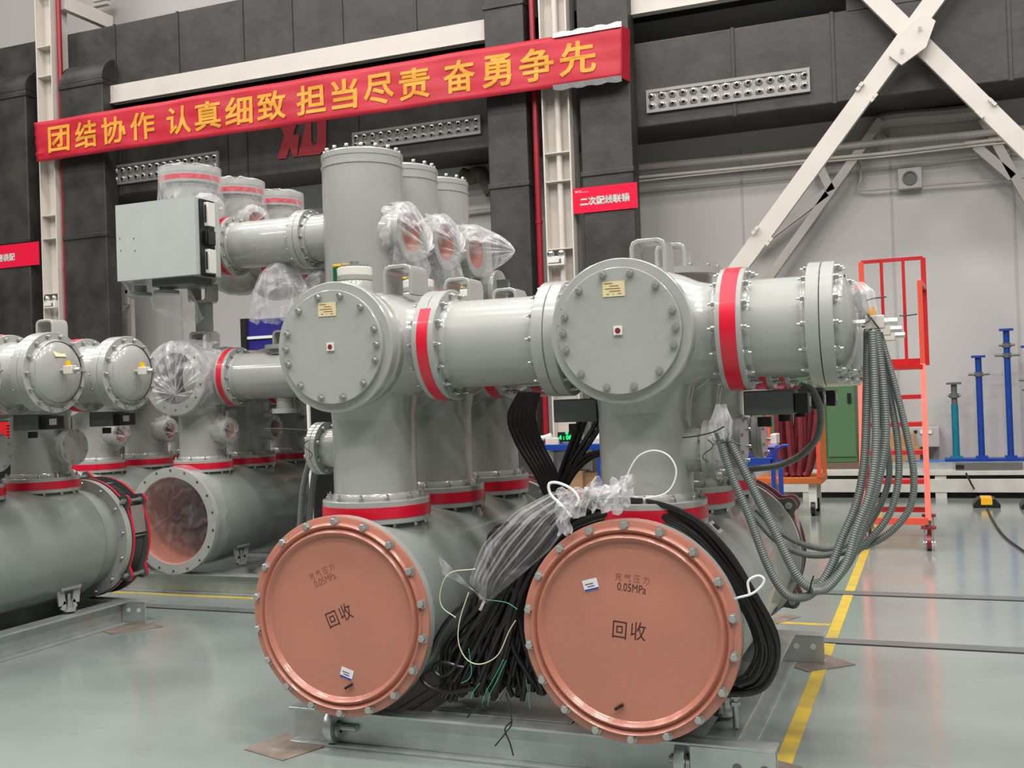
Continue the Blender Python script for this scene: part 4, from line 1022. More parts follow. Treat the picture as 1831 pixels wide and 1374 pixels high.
# big clear bag over the cables
def ribbon(name, rows_, m, label, org, group='clear plastic wraps'):
    b = MB(); n = len(rows_[0]); vs = [p for r in rows_ for p in r]
    b.add(vs, [(j*n+i, j*n+i+1, (j+1)*n+i+1, (j+1)*n+i) for j in range(len(rows_)-1) for i in range(n-1)], m)
    return tag(b.build(name, org=org), label, 'plastic film', group)
LC = [(866, 1078), (838, 1040), (862, 975), (920, 915), (985, 880), (1020, 878)]
RC_ = [(870, 1080), (925, 1035), (985, 985), (1012, 945), (1022, 920), (1030, 905)]
def curve(C, t):
    f = t*(len(C)-1); i = min(int(f), len(C)-2); f -= i; return (C[i][0]+(C[i+1][0]-C[i][0])*f, C[i][1]+(C[i+1][1]-C[i][1])*f)
rws = []
for j in range(27):
    t_ = (j/26); l, r = curve(LC, t_), curve(RC_, t_); row = []
    for i in range(141):
        u = i/140; x = l[0]+(r[0]-l[0])*u; y = l[1]+(r[1]-l[1])*u
        fold = abs(sin(u*15+t_*1.2))*.020*min(1, t_*2)+abs(sin(u*33-t_*2))*.007*min(1, t_*3)+.003*sin(u*9+t_*11)
        row.append(at(x, y, Y=4.075-.05*sin(u*pi)*sin(min(1, t_*1.2)*pi)**.5+fold))
    rws.append(row)
ribbon('plastic_bag', rws, FILM3, 'big clear plastic bag tied to a point over the black cables', at(868, 1073, Y=4.0))
flap = [[at(868-(868-792)*u-10*v, 1073-(45+15*v)*u**.8-22*v*u, Y=4.02+.01*sin(u*20+v*4)) for u in [q/20 for q in range(21)]] for v in [w/8 for w in range(9)]]
ribbon('plastic_bag', flap, FILM2, 'loose flap of clear film left of the tied bag point', at(868, 1073, Y=4.02))
# knotted clump
rnd = random.Random(9); P = [(1000, 905), (1035, 900), (1060, 885), (1085, 893), (1112, 882), (1130, 868)]
cl = smooth_path([at(x, y, Y=4.0) for x, y in P], 10); b = MB(); rings = []
for j, p in enumerate(cl):
    R_ = .048+.02*sin(j*.9)*(.5+.5*sin(j*.37)); R_ *= (.75 if 12 < j < 17 or j > 46 else 1)
    rings.append([p+Vector((.3*R_*sin(a*3+j), (R_*.55)*cos(a)*(1+.25*sin(6*a+j*.6)), R_*sin(a)*(1+.22*sin(5*a+j*.8)))) for a in [2*pi*i/28 for i in range(28)]])
n = 28; b.add([q for r in rings for q in r], [(j*n+i, j*n+(i+1) % n, (j+1)*n+(i+1) % n, (j+1)*n+i) for j in range(len(rings)-1) for i in range(n)], FILM2)
tag(b.build('plastic_bag', org=cl[0]), 'knotted end of the clear bag lying on top of the right end plate', 'plastic film', 'clear plastic wraps')
tail = [[at(1000+26*u+4*sin(v*9)+(-6*v), 905+52*v+3*sin(u*12), Y=3.97+.012*sin(u*14+v*3)) for u in [q/16 for q in range(17)]] for v in [w/10 for w in range(11)]]
ribbon('plastic_bag', tail, FILM2, 'short tail of clear film in front of the right end plate rim', at(1012, 930, Y=3.97))
def tie(P, Y0, r, label, m=TIE, flat=True, closed=False):
    pts = smooth_path([at(x, y, Y=Y0) for x, y in P], 8); b = MB(); b.tube(pts, r, m, 8); return tag(b.build('cable_tie', org=pts[0]), label, 'cable tie')
tie([(1022, 925), (1005, 905), (985, 885), (982, 866), (998, 864), (1022, 875), (1035, 893), (1030, 905)], 3.98, .006, 'white cable tie looped above the knotted plastic bag')
tie([(1113, 885), (1122, 850), (1140, 818), (1168, 806), (1195, 815), (1209, 840), (1203, 868), (1185, 885), (1150, 892)], 4.06, .0035, 'thin white tie making a big loop in front of the right post')
tie([(1318, 1070), (1345, 1062), (1362, 1048), (1366, 1036), (1355, 1030), (1338, 1040), (1340, 1062)], 4.08, .005, 'white cable tie round the black coil right of the end plate')

# ================================================================== GREY CORRUGATED CONDUITS
def conduit(P, Ys, r, label, m=CONDUIT, group='grey corrugated conduits hanging from the right dome'):
    pts = [at(x, y, Y=Ys[0]+(Ys[1]-Ys[0])*k/(len(P)-1)) for k, (x, y) in enumerate(P)]
    pts = resample(smooth_path(pts, 14), .0045); b = MB(); b.tube(pts, r*.88, m, 10, rib=.88)
    return tag(b.build('flexible_conduit', org=pts[0]), label, 'conduit', group)
conduit([(1552, 588), (1550, 700), (1546, 820), (1532, 900), (1505, 965), (1488, 1010), (1465, 1048), (1440, 1068), (1405, 1062), (1372, 1010), (1338, 920), (1308, 850), (1290, 795), (1284, 770)], (4.34, 4.12), .020, 'grey corrugated conduit, leftmost at the dome, in the lowest loop')
conduit([(1566, 590), (1578, 690), (1583, 780), (1570, 860), (1548, 930), (1520, 1000), (1488, 1040), (1455, 1052), (1425, 1030), (1385, 950), (1345, 870), (1315, 810), (1293, 770)], (4.30, 4.16), .021, 'thick grey corrugated conduit, second from the left at the dome')
conduit([(1560, 592), (1564, 700), (1566, 800), (1555, 880), (1530, 950), (1512, 1010), (1480, 1052), (1452, 1058)], (4.26, 4.10), .018, 'grey corrugated conduit curling in at the bottom of the bundle')
conduit([(1572, 595), (1600, 690), (1622, 780), (1634, 850), (1628, 905), (1600, 945), (1560, 972), (1500, 990), (1440, 992), (1390, 968), (1350, 925), (1322, 890)], (4.34, 4.36), .016, 'grey corrugated conduit, outermost on the right, in a wide loop')
conduit([(1568, 598), (1590, 700), (1605, 790), (1606, 860), (1590, 920), (1555, 965), (1510, 1005), (1478, 1035), (1450, 1045)], (4.38, 4.3), .016, 'grey corrugated conduit, second from the right at the dome')
conduit([(1562, 600), (1572, 720), (1590, 830), (1580, 890), (1545, 950), (1500, 980), (1450, 978), (1400, 955), (1352, 910)], (4.42, 4.4), .015, 'slim grey corrugated conduit in the middle of the bundle')
conduit([(1432, 688), (1452, 698), (1467, 735), (1462, 780), (1435, 812), (1395, 832), (1352, 838), (1325, 842)], (4.55, 4.8), .018, 'grey corrugated conduit in an arc under the end pipe')
conduit([(566, 792), (552, 830), (541, 880), (535, 960)], (4.35, 4.4), .017, 'grey corrugated conduit left of the left post, outer one', group='grey conduits at the left post')
conduit([(572, 795), (562, 850), (556, 900), (552, 960)], (4.38, 4.44), .018, 'grey corrugated conduit left of the left post, inner one', group='grey conduits at the left post')
def wire(P, Y0, r, m, name, label, cat):
    pts = smooth_path([at(x, y, Y=Y0) for x, y in P], 6); b = MB(); b.tube(pts, r, m, 6); return tag(b.build(name, org=pts[0]), label, cat)
wire([(1493, 562), (1515, 560), (1545, 556), (1560, 560)], 4.3, .003, BLKP, 'cable_tie', 'black cable tie sticking out left of the dome fittings', 'cable tie')
wire([(1545, 580), (1555, 572), (1550, 560), (1572, 588)], 4.28, .003, BLKP, 'cable_tie', 'black cable tie round the top of the conduit bundle', 'cable tie')
wire([(1548, 538), (1562, 534), (1585, 531)], 4.3, .0025, BLKP, 'cable_tie', 'black cable tie sticking out right above the yellow cap', 'cable tie')
wire([(1608, 565), (1625, 564), (1640, 562)], 4.3, .0025, BLKP, 'cable_tie', 'short black cable tie right of the pipe fittings', 'cable tie')
wire([(1220, 783), (1245, 780), (1275, 773), (1295, 763)], 4.05, .003, BLKP, 'cable_tie', 'black cable tie by the branch with the letter S', 'cable tie')
wire([(1287, 792), (1305, 790), (1325, 796)], 4.05, .003, BLKP, 'cable_tie', 'black cable tie round the two conduits under the branch', 'cable tie')
wire([(475, 767), (500, 767), (550, 770), (568, 780)], 4.3, .0022, BLKP, 'cable_tie', 'long black cable tie pointing left from the left post', 'cable tie')
wire([(1447, 1062), (1450, 1045), (1455, 1030)], 4.1, .003, BLKP, 'cable_tie', 'black cable tie at the lowest conduit loop', 'cable tie')
# wrapped conduit heads
c = at(1535, 560, Y=4.32)
hang('clear film over the conduit plugs at the right dome', [(c+Vector((0, 0, .12)), .02, .02), (c+Vector((.02, 0, .08)), .045, .04), (c+Vector((.03, -.02, 0)), .04, .04), (c+Vector((.02, -.02, -.06)), .03, .03)], folds=5, amp=.02, seed=81, m=FILM2)
b = MB()
for i in range(5): b.tube(smooth_path([at(1528+i*4, 520+abs(i-2)*4, Y=4.34), at(1532+i*4, 545, Y=4.33), at(1545+i*2, 585, Y=4.32)], 5), .008, CONDUIT, 8)
tag(b.build('wire_plugs', kind='stuff', org=c), 'bunch of grey wire ends under film at the right dome', 'cable')
c = at(1290, 755, Y=4.14)
hang('clear film over the conduit plugs by the right post branch', [(c+Vector((0, 0, .07)), .02, .02), (c+Vector((.0, 0, .0)), .04, .035), (c+Vector((.0, 0, -.06)), .035, .03)], folds=5, amp=.02, seed=83, m=FILM2)

# ================================================================== FLOOR PADS
def pad(P, label):
    b = MB(); b.prism([at(x, y, Z=0) for x, y in P], (0, 0, .0045), RUST); o = b.build('steel_pad', smooth=False); tag(o, label, 'steel plate', 'rusty plates under the frames')
pad([(437, 1342), (505, 1362), (580, 1337), (512, 1312)], 'rusty steel plate under the front left corner of the front frame')
pad([(1399, 1187), (1445, 1203), (1530, 1190), (1470, 1170)], 'rusty steel plate under the rear right corner of the front frame')
pad([(1380, 1110), (1388, 1117), (1432, 1104), (1385, 1096)], 'small rusty steel plate behind the front frame near the yellow line')
pad([(176, 1128), (200, 1135), (292, 1122), (235, 1106)], 'rusty steel plate under the frame of the left bay')
pad([(1390, 1362), (1380, 1400), (1452, 1400), (1434, 1373)], 'rusty steel plate under the front right corner at the bottom edge')
# deck plate and clutter inside the frame
b = MB(); q = [(-2.1, 4.2), (-1.45, 4.2), (-1.45, 4.75), (-2.1, 4.75)]; b.prism([Vector((x, y, .165)) for x, y in q], (0, 0, .006), GALV); b.build('deck_plate', T1, smooth=False, bevel=.001)

# ================================================================== BACKGROUND, RIGHT
def pbox(b, x0, y0, x1, y1, Y, d, m):
    "box whose front face on plane Y spans the two photo corners"
    xm, ym = (x0+x1)/2, (y0+y1)/2
    a = at(x0, ym, Y=Y); c = at(x1, ym, Y=Y); t_ = at(xm, y0, Y=Y); u = at(xm, y1, Y=Y)
    b.span((a.x, Y, max(u.z, 0)), (c.x, Y+d, t_.z), m)
def pobj(name, parent, *args, bevel=0, **kw):
    b = MB()
    for a in args: pbox(b, *a)
    return b.build(name, parent, smooth=False, bevel=bevel, **kw)
# timber platform
PY = 15.0
xl = at(1395, 870, Y=PY).x
t = thing('timber_platform', 'whitewashed timber platform of stacked boards along the right wall', 'platform', (xl, PY, 0))
for z0, z1 in ((.08, .255), (.305, .36)):
    n = 3; L_ = (12.5-xl)/n
    for i in range(n):
        b = MB(); b.span((xl+i*L_+.01, PY, z0), (xl+(i+1)*L_, PY+.06, z1), WOODW); b.build('board', t, smooth=False, bevel=.004)
b = MB(); b.span((xl, PY+.03, .335), (12.5, WY-.05, .36), WOODW); b.build('deck', t, smooth=False)
x = xl+.3
while x < 5:
    b = MB(); b.span((x, PY+.01, 0), (x+.14, PY+.15, .08), WOODW); b.build('foot_block', t, smooth=False); b = MB(); b.span((x, PY+.02, .255), (x+.14, PY+.15, .305), WOODW); b.build('spacer_block', t, smooth=False); x += 1.7
zz_ = .45
# green cabinet
GY = 15.5
a, c = at(1372, 700, Y=GY), at(1529, 700, Y=GY)
t = thing('green_cabinet', 'green metal cabinet standing on the timber platform behind the hoses', 'cabinet', (a.x, GY, zz_))
hz = at(1450, 600, Y=GY).z
b = MB(); b.span((a.x, GY, zz_), (c.x, GY+.5, hz), GREENM); b.build('cabinet_body', t, smooth=False, bevel=.01)
b = MB(); b.span((a.x-.05, GY-.05, .36), (c.x+.05, GY+.5, .45), mat('brown_timber', (104, 84, 70), .8)); b.build('pallet_base', t, smooth=False)
n = 3
for i in range(n):
    w = (c.x-a.x)/n; b = MB(); b.span((a.x+i*w+.01, GY-.02, zz_+.08), (a.x+(i+1)*w-.01, GY, hz-.04), GREENM); d = b.build('door', t, smooth=False, bevel=.005)
    p = Vector((a.x+(i+1)*w-.08, GY-.03, at(1520, 712, Y=GY).z)); b = MB(); b.box(p, (.05, .03, .14), BLKP); b.build('handle', d, bevel=.005)
# props
def prop(px0, px1, ytop, ybot, cols, m, label, dark=None):
    Y = 15.75; t_ = at((px0+px1)/2, ytop, Y=Y); x0, x1 = at(px0, ytop+30, Y=Y).x, at(px1, ytop+30, Y=Y).x; w = x1-x0; xm = (x0+x1)/2
    t = thing('steel_prop', label, 'prop', (xm, Y, .48)); b = MB()
    zt = t_.z; b.cyl((xm, Y, .48), (xm, Y, zt if dark is None else at(px0, dark, Y=Y).z), w/2, m, 18); b.build('tube', t)
    if dark is not None: q = MB(); q.cyl((xm, Y, at(px0, dark, Y=Y).z), (xm, Y, zt), w*.42, DGREY, 18); q.build('inner_tube', t)
    b = MB(); b.box((xm, Y, zt), (w*2.1, .14, .03), m if dark is None else DGREY); b.build('head_plate', t, smooth=False)
    b = MB(); b.box((xm, Y, .495), (w*1.8, .14, .03), m); b.build('foot_plate', t, smooth=False)
    for cyy, wl in cols:
        z = at(px0, cyy, Y=Y).z; b = MB(); b.cyl((xm, Y, z-.03), (xm, Y, z+.03), w*.68, DGREY, 18); b.cyl((xm-wl*w, Y-.03, z), (xm+wl*w, Y-.03, z), .015, DGREY, 8); b.build('screw_collar', t)
prop(1700, 1713, 686, 820, ((708, .9),), TEAL, 'shortest prop on the right, teal with a dark head', 724)
prop(1744, 1756, 638, 820, ((670, 1.6),), BLUE, 'middle blue steel prop leaning by the right wall')
prop(1794, 1806, 590, 820, ((618, 1.2), (636, 1.9)), BLUE, 'tallest blue steel prop by the right wall')
prop(1833, 1845, 620, 820, ((680, 1.6), (697, 1.2)), BLUE, 'prop cut by the right photo edge')
b = MB(); z0 = .62; xa = at(1690, 825, Y=15.65).x; b.span((xa, 15.6, .36), (6, 15.9, .48), BLUE); b.span((xa-.5, 15.55, .36), (xa+.0, 15.7, .465), mat('light_blue', (70, 120, 200), .4)); tag(b.build('blue_rail', smooth=False), 'long blue steel rail carrying the props on the right', 'rail')
b = MB(); xa = at(1560, 835, Y=15.3).x; b.span((xa, 15.3, .36), (6, 15.52, .447), GALV); tag(b.build('grey_beam', smooth=False), 'long pale grey steel beam on the timber platform', 'beam')
b = MB(); x0, x1 = at(1709, 835, Y=15.1).x, at(1829, 835, Y=15.1).x; b.span((x0, 15.1, .36), (x1, 15.25, .455), mat('dark_steel_channel', (96, 94, 92), .5)); b.box(((x0+x1)/2-.35, 15.098, .408), (.1, .01, .05), DARK); tag(b.build('dark_channel', smooth=False), 'short dark grey steel channel lying on the platform edge', 'beam')
# boxes behind the ladder
for (x0, y0, x1, y1), Y, lab in (((1563, 775, 1602, 800), 15.7, 'brown cardboard box, upper one behind the ladder'), ((1560, 800, 1645, 828), 15.6, 'wide brown cardboard box behind the ladder steps'), ((1600, 776, 1636, 800), 15.72, 'brown cardboard box right of the upper box behind the ladder')):
    b = MB(); pbox(b, x0, y0, x1, y1, Y, .3, CARD); tag(b.build('cardboard_box', smooth=False, bevel=.004), lab, 'box', 'cardboard boxes on the platform')
p0_ = at(1625, 765, Y=WY-.3); t = thing('wall_control_box', 'grey control box with switches on the wall behind the ladder', 'control box', p0_)
pobj('box_body', t, (1624, 764, 1680, 800, WY-.32, .3, GW), bevel=.01)
pobj('switch', t, (1634, 770, 1640, 774, WY-.34, .02, BLKP), (1645, 769, 1655, 776, WY-.34, .02, WHITEP), (1660, 770, 1666, 776, WY-.34, .02, WHITEP))
# hose cart
HY = 12.9
o_ = at(1400, 880, Y=HY); t = thing('hose_cart', 'orange cart on castors loaded with dark red hoses', 'cart', (o_.x, HY, 0))
OB = mat('orange_brown_paint', (196, 104, 44), .45, var=.15)
xl, xr = at(1352, 862, Y=HY).x, at(1470, 862, Y=HY).x
zb0, zb1 = at(1410, 866, Y=HY).z, at(1410, 855, Y=HY).z
b = MB(); b.span((xl, HY, zb0), (xr, HY+.7, zb1), OB); b.build('platform', t, smooth=False, bevel=.005)
zt_ = at(1462, 790, Y=HY).z; zt2 = at(1462, 690, Y=HY).z
b = MB(); b.bar((xr-.03, HY+.02, zb1), (xr-.03, HY+.02, zt_), .05, .05, ORANGE); b.bar((xr-.03, HY+.66, zb1), (xr-.03, HY+.66, zt2), .05, .05, OB); b.bar((xr-.1, HY+.66, zt2), (xr-.03, HY+.02, zb1), .04, .04, OB); b.build('side_frame', t, smooth=False)
for x in (xl+.15, xr-.12):
    for y in (HY+.1, HY+.6):
        b = MB(); b.cyl((x-.025, y, .085), (x+.025, y, .085), .085, BLKP, 20); b.span((x-.045, y-.03, .085), (x+.045, y+.03, zb0), WHITEP); b.build('castor', t)
t = thing('hose_bundle', 'bundle of dark red hoses hanging in loops on the orange cart', 'hose', (o_.x, HY+.3, zb1))
rnd = random.Random(5)
for i in range(14):
    x = 1387+i*5.8; P = [(x+rnd.uniform(-3, 3), 690), (x+rnd.uniform(-4, 4), 740), (x+(1424-x)*.12, 800), (x+(1424-x)*.35, 838+rnd.uniform(-3, 6)), (1424+(x-1424)*.45, 851)]
    b = MB(); b.tube(smooth_path([at(a_, b_, Y=HY+.15+.05*(i % 4)) for a_, b_ in P], 6), .036, HOSE, 10); b.build('hose', t)
# bin cart
BYY = 11.6
o_ = at(1355, 880, Y=BYY); t = thing('bin_cart', 'blue cart with a violet-blue bin beside the red hoses', 'cart', (o_.x, BYY, 0))
pobj('bin', t, (1322, 800, 1383, 818, BYY, .35, BIN), bevel=.01)
pobj('cart_body', t, (1322, 818, 1382, 838, BYY, .4, BLUE), bevel=.01)
pobj('bin_rim', t, (1320, 798, 1385, 801, BYY-.02, .39, mat('pale_violet', (130, 130, 190), .4)))
b = MB(); b.tube(smooth_path([at(x, y, Y=BYY) for x, y in ((1384, 822), (1388, 806), (1398, 798), (1410, 797))], 6), .018, BLUE, 8); b.build('handle', t)
for px in (1382, 1395):
    a = at(px, 838, Y=BYY); b = MB(); b.span((a.x-.02, BYY, .1), (a.x+.025, BYY+.04, a.z+.1), BLUE); b.build('leg', t, smooth=False)
    b = MB(); b.cyl((a.x-.015, BYY+.02, .05), (a.x+.015, BYY+.02, .05), .05, BLKP, 16); b.build('castor', t)
t = thing('lifting_sling', 'pink and orange lifting slings hanging above the blue bin', 'sling', at(1368, 800, Y=BYY+.2))
PK = mat('pink_sling', (220, 24, 84), .5); OR2 = mat('orange_sling', (240, 96, 34), .5)
for i in range(3):
    x = 1364+i*5; b = MB(); b.tube([at(x, 700, Y=BYY+.2), at(x+1, 765, Y=BYY+.2)], .014, PK, 6); b.tube([at(x+1, 765, Y=BYY+.2), at(x+.5, 800, Y=BYY+.2)], .015, OR2, 6); b.build('strap', t)
b = MB(); b.tube([at(x, y, Y=BYY+.15) for x, y in ((1328, 800), (1335, 794), (1342, 797))], .02, OR2, 8); tag(b.build('orange_rag', org=at(1335, 797, Y=BYY+.15)), 'small orange cloth in the violet-blue bin', 'cloth')
b = MB(); pbox(b, 1376, 777, 1388, 795, BYY+.3, .3, WHITEP); tag(b.build('white_packet', smooth=False, bevel=.01), 'small white packet beside the orange slings', 'packet')

# rolling ladder
LY = 10.4
xl, xr = at(1543, 930, Y=LY).x, at(1660, 930, Y=LY).x
t = thing('rolling_ladder', 'orange-red rolling platform ladder with guard rails standing on the floor at right', 'ladder', ((xl+xr)/2, LY, 0))
zb = at(1600, 932, Y=LY).z; zt = at(1600, 655, Y=LY+.95).z; zg = at(1655, 462, Y=LY+.95+.0).z
DL = .95
def lb(name, segs, m=ORANGE, w=.045, **kw):
    b = MB()
    for a, c in segs: b.bar(a, c, w, w, m)
    return b.build(name, t, smooth=False, **kw)
xi = .04
for x in (xl, xr):
    lb('stringer', [((x, LY, zb), (x, LY+.55, zt))], w=.05)
    lb('rear_post', [((x, LY+DL, zb), (x, LY+DL, zt))], m=ORED, w=.045)
    lb('base_rail', [((x, LY, zb), (x, LY+DL, zb))], w=.05)
lb('base_rail', [((xl, LY, zb), (xr, LY, zb))], w=.06); lb('base_rail', [((xl, LY+DL, zb), (xr, LY+DL, zb))], m=ORED, w=.05)
for yy in (862, 810, 760, 711):
    for it in range(2):
        f = .5
        for _ in range(12):
            z = at(1600, yy, Y=LY+.55*f).z; f = min(1, max(0, (z-zb)/(zt-zb)))
    b = MB(); b.span((xl, LY+.55*f-.02, z-.02), (xr, LY+.55*f+.2, z+.02), ORED); b.build('step', t, smooth=False)
b = MB(); b.span((xl, LY+.5, zt-.04), (xr, LY+DL+.3, zt), ORED); b.build('platform', t, smooth=False)
b = MB(); zk = at(1620, 641, Y=LY+DL).z; b.span((xl+.0, LY+DL+.27, zt), (xr, LY+DL+.3, zk), ORED); b.build('toe_board', t, smooth=False)
Yg = LY+DL+.28
xg = [at(px, 560, Y=Yg).x for px in (1543, 1579, 1618, 1654)]
zg = at(1600, 465, Y=Yg).z
for i, x in enumerate(xg): lb('guard_post', [((x, Yg, zt), (x, Yg, zg))], m=ORANGE if i in (0,) else ORED, w=.05 if i in (0, 3) else .032)
lb('guard_rail', [((xg[0], Yg, zg), (xg[-1], Yg, zg))], m=ORED, w=.035)
for x, xx in ((xl, xg[0]), (xr, xg[-1])):
    za = at(1655, 505, Y=LY+.55).z
    lb('side_rail', [((x, LY+.55, zt), (x, LY+.55, za)), ((x, LY+.55, za), (xx, Yg, za))], w=.045)
for x in (xl+.0, xr):
    for y in (LY, LY+DL):
        b = MB(); b.cyl((x-.02, y, .075), (x+.02, y, .075), .075, WRED, 24); b.build('castor_wheel', t)
        b = MB(); b.span((x-.045, y-.03, .075), (x-.03, y+.03, .2), STEEL); b.span((x+.03, y-.03, .075), (x+.045, y+.03, .2), STEEL); b.box((x, y, .21), (.13, .11, .02), WRED); b.cyl((x, y, .2), (x, y, zb), .022, DGREY, 10); b.cyl((x-.05, y, .075), (x+.05, y, .075), .012, CHROME, 8); b.build('castor_fork', t)
# cable ramp and floor cable
def ramp(px, py, label):
    c = at(px, py, Z=0); t = thing('cable_ramp', label, 'cable ramp', c)
    b = MB(); x0, x1 = c.x-.14, c.x+.14
    poly = [(-.15, 0), (-.15, .04), (-.09, .11), (.09, .11), (.15, .04), (.15, 0)]
    b.prism([Vector((c.x+a, c.y, z)) for a, z in poly], (0, .35, 0), BLKP); b.build('ramp_body', t, smooth=False, bevel=.004)
    b = MB(); poly = [(-.065, .112), (.06, .112), (.06, .116), (-.065, .116)]
    b.prism([Vector((c.x+a, c.y-.002, z)) for a, z in poly], (0, .354, 0), YEL); b.span((c.x-.065, c.y-.006, .04), (c.x+.06, c.y-.001, .116), YEL); b.build('yellow_lid', t, smooth=False)
ramp(1765, 909, 'short black cable ramp with a yellow lid on the floor at right'); ramp(1852, 912, 'black cable ramp cut by the right photo edge')
P = [at(x, y, Y=14.9) for x, y in ((1727, 846), (1738, 868))]+[at(1750, 886, Z=.02)]
b = MB(); b.tube(smooth_path(P+[at(1760, 894, Z=.02)], 8), .012, BLKP, 8); tag(b.build('floor_cable', org=P[0]), 'black cable from the platform down to the cable ramp', 'cable')
P = [at(x, y, Z=.015) for x, y in ((1765, 909), (1775, 930), (1792, 955), (1815, 975), (1850, 995), (1950, 1030), (2150, 1060))]
b = MB(); b.tube(smooth_path(P, 8), .011, BLKP, 8); tag(b.build('floor_cable', org=P[0]), 'black cable curving over the floor from the ramp to the right edge', 'cable')
wire([(1538, 830), (1620, 833), (1655, 842), (1692, 846)], 15.1, .008, GW, 'floor_cable', 'thin cable along the platform edge behind the ladder', 'cable')

# ================================================================== BACKGROUND, MIDDLE
TY = 12.6
o_ = at(1015, 870, Y=TY); t = thing('work_table', 'blue work table seen between the two posts of the front bay', 'table', (o_.x, TY, 0))
pobj('table_top', t, (955, 795, 1078, 806, TY, .8, BLUE), bevel=.005)
for px in (962, 1071):
    a = at(px, 806, Y=TY); b = MB(); b.span((a.x-.03, TY, 0), (a.x+.03, TY+.06, a.z), BLUE); b.build('leg', t, smooth=False)
t = thing('digital_clock', 'black digital clock with green digits on the blue table', 'clock', at(1017, 792, Y=TY+.1))
pobj('clock_case', t, (997, 773, 1037, 790, TY+.1, .08, BLKP), bevel=.004)
zc_ = at(1017, 783, Y=TY+.08).z; xc_ = at(1019, 783, Y=TY+.08).x; xt_ = at(1013, 776, Y=TY+.08)
place_text('4 : 06 : 38', .075, lambda x, y: Vector((xc_+x, TY+.09, zc_-.0+y)), LED, 'digits', t, bold=.002, label='glowing green digits')
place_text('06', .035, lambda x, y: Vector((xt_.x+x, TY+.09, xt_.z+.005+y)), LED, 'digits', t, bold=.002, label='small glowing green digits')
for (x0, y0, x1, y1), m, Y, nm, lab, cat in (((975, 784, 998, 796), CREAM, TY+.05, 'instrument', 'small cream instrument on the blue table left of the clock', 'instrument'), ((1050, 784, 1078, 796), CREAM, TY+.1, 'instrument', 'flat cream instrument on the blue table right of the clock', 'instrument'), ((1064, 766, 1078, 783), WHITEP, TY+.3, 'socket_box', 'small white socket box by the right end of the blue table', 'box'),
        ((955, 808, 990, 848), WHITEP, TY+.4, 'storage_box', 'pale grey storage box under the blue table, left one', 'box'), ((990, 808, 1040, 842), CREAM, TY+.45, 'storage_box', 'cream storage box under the blue table, right one', 'box'),
        ((1002, 843, 1042, 888), CARD, TY+.2, 'cardboard_box', 'cardboard box on the floor under the blue table', 'box'), ((1042, 846, 1066, 888), CARD, TY+.3, 'cardboard_box', 'narrow cardboard box right of the other under the blue table', 'box')):
    b = MB(); pbox(b, x0, y0, x1, y1, Y, .3, m); tag(b.build(nm, smooth=False, bevel=.006), lab, cat)
b = MB(); P = [at(x, y, Y=TY+.15) for x, y in ((965, 796), (965, 786), (975, 783), (986, 779))]; b.tube(smooth_path(P, 5), .035, WHITEP, 10); tag(b.build('white_cloth', org=P[0]), 'rolled white cloth at the left end of the blue table', 'cloth')
# light duct elbow with brown lagging behind the tall cylinders
b = MB(); b.tube(smooth_path([at(x, y, Y=16.08) for x, y in ((826, 312), (842, 318), (855, 310), (868, 322), (880, 345))], 6), .12, mat('brown_lagging', (120, 108, 98), .9, var=.4, vscale=8, bump=1, bscale=9), 12); tag(b.build('lagged_pipe', org=at(850, 320, Y=15.9)), 'brown lagged pipe elbow on the wall left of the middle drop duct', 'pipe')
wall_run([(640, 425), (760, 388), (880, 370), (900, 367)], WY-.15, .03, CREAM, 'wall_pipe', 'thin cream pipe on the wall behind the tall cylinders')
# blue panel
t = thing('blue_notice_board', 'deep blue panel with a white stripe behind the hanging plastic bag', 'panel', at(476, 640, Y=14.2))
pobj('panel', t, (436, 570, 520, 680, 14.2, .1, VIOL)); pobj('stripe', t, (440, 600, 520, 605, 14.17, .03, WHITEP)); pobj('edge_post', t, (431, 570, 441, 680, 14.15, .2, DARK))
b = MB(); q_ = at(436, 700, Y=14.2).x; b.span((q_-.05, 14.2, 0), (q_+.05, 14.3, 2.2), DARK); b.span((q_+.7, 14.2, 0), (q_+.8, 14.3, 2.2), DARK); b.build('stand', t, smooth=False)
# lattice beside the second drop duct
t = thing('lattice_post', 'grey lattice post with diagonal struts right of the left drop duct', 'post', at(225, 640, Y=15.6))
a = at(230, 540, Y=15.6).x; b = MB(); b.span((a-.05, 15.6, 0), (a+.05, 15.7, 3.6), GW); b.build('upright', t, smooth=False)
for p, q in (((197, 478), (228, 520)), ((196, 522), (230, 522)), ((200, 575), (228, 545)), ((228, 545), (228, 520))):
    b = MB(); b.bar(at(*p, Y=15.55), at(*q, Y=15.55), .06, .06, GW); b.build('strut', t, smooth=False)
# far left clutter
t = thing('red_louvred_panel', 'small bright red louvred panel at the left photo edge', 'panel', at(14, 795, Y=8.2))
RD = mat('bright_red', (206, 24, 28), .45)
pobj('panel', t, (0, 755, 26, 796, 8.2, .05, RD))
for i in range(7): pobj('louvre', t, (8, 758+i*5.4, 26, 760.5+i*5.4, 8.17, .03, RD))
for k, (x0, y0, x1, y1) in enumerate(((8, 797, 28, 805), (8, 806, 26, 815), (-6, 817, 26, 828))):
    b = MB(); pbox(b, x0, y0, x1, y1, 8.0-.02*k, .3, WHITEP); tag(b.build('white_tray', smooth=False, bevel=.004), ('topmost', 'middle', 'lowest')[k]+' white tray stacked behind the left bay post', 'tray', 'white trays at the left edge')
b = MB(); pbox(b, -40, 829, 28, 900, 8.0, .5, BLKP); tag(b.build('black_rack_or_fill', smooth=False), 'black rack under the white trays at the left edge', 'rack')

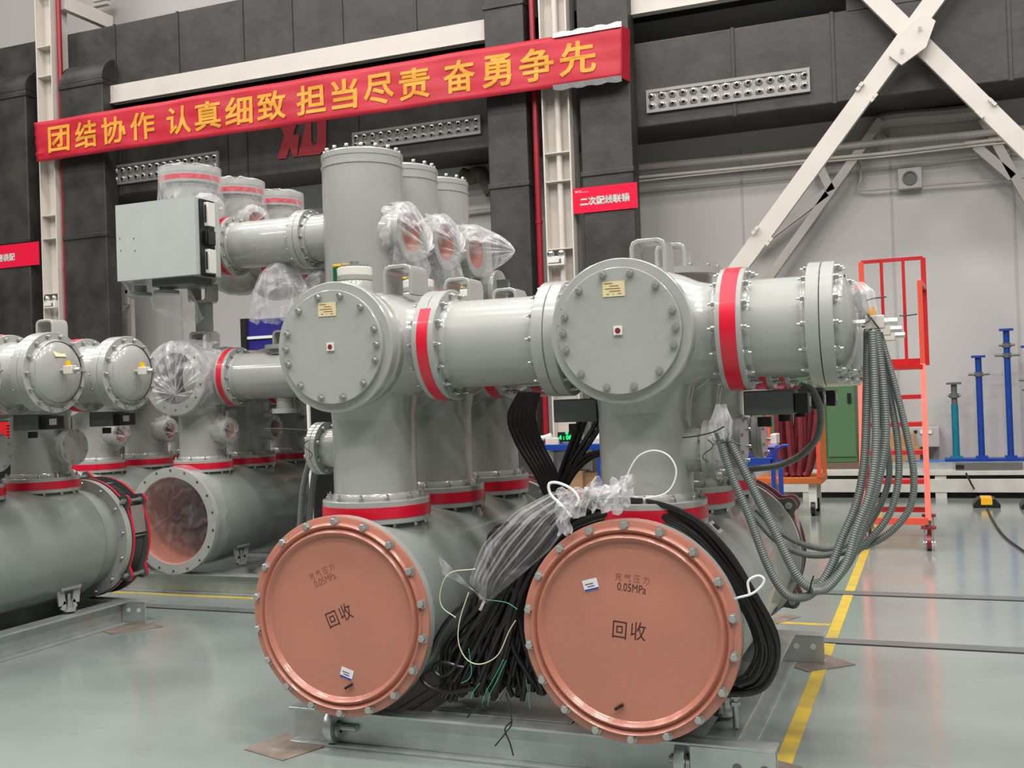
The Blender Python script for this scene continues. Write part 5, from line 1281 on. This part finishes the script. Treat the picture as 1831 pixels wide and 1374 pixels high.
# small extras on the front and rear bays
p = at(1275, 948, X=-.85); b = MB(); b.box(p+Vector((.012, 0, .012)), (.002, .075, .06), LABW, R=Matrix.Rotation(rad(-45), 3, 'Y')); lb_ = b.build('paper_tag', T1, smooth=False, label='white paper tag with handwriting')
b = MB()
for k in range(3): b.box(p+Vector((.0145, -.02+.02*k, .0145)), (.002, .008, .03), INK, R=Matrix.Rotation(rad(-45), 3, 'Y'))
b.build('handwriting', lb_, smooth=False)
p = at(1314, 1245, Y=4.32); b = MB(); b.cyl((p.x, p.y, .17), (p.x, p.y, p.z+.03), .012, STEEL, 12)
for q in (-.03, 0, .03): b.cyl((p.x, p.y, p.z+q-.008), (p.x, p.y, p.z+q+.008), .022, STEEL, 6)
b.build('drain_valve', T1)
p = at(893, 520, Y=9.0); b = MB(); b.lathe(p, (1, 0, 0), [(.0, -.5), (.14, -.5), (.14, -.05), (.19, -.04), (.19, 0), (.185, .01), (0, .02)], PAINT, 40); ec = b.build('end_cap', T3)
b = MB(); b.box(p+Vector((.06, -.05, .02)), (.10, .08, .14), DGREY); b.box(p+Vector((.115, -.05, .02)), (.01, .03, .08), STEEL); b.build('latch_box', ec)
for x, y, dx_ in ((1005, 548, 3), (1001, 582, -2)):
    q = [at(x+dx_*cos(k*.5)*1.5, y+6*sin(k*.5), Y=4.02) for k in range(5)]; b = MB(); b.tube(q, .0012, INK, 5); b.build('marker_scribble', T1)

b = MB(); pbox(b, 560, 700, 600, 1300, 6.5, .3, BLKP); t = thing('black_rack_or_fill', 'added dark block filling the dark gap behind the left post of the front bay', 'rack', at(580, 900, Y=6.5))  # added dark block, keeps the gap behind the left post dark
b.build('dark_fill_body', t, smooth=False, bevel=.005)
pobj('dark_fill_edge', t, (557, 700, 561, 1300, 6.48, .02, WHITEP))
b = MB(); b.tube([at(866, 1075, Y=4.02), at(863, 1082, Y=4.01), at(858, 1092, Y=4.0)], .006, FILM2, 8); tag(b.build('plastic_bag_tip', org=at(866, 1075, Y=4.02)), 'twisted white tip of the clear bag', 'plastic film')
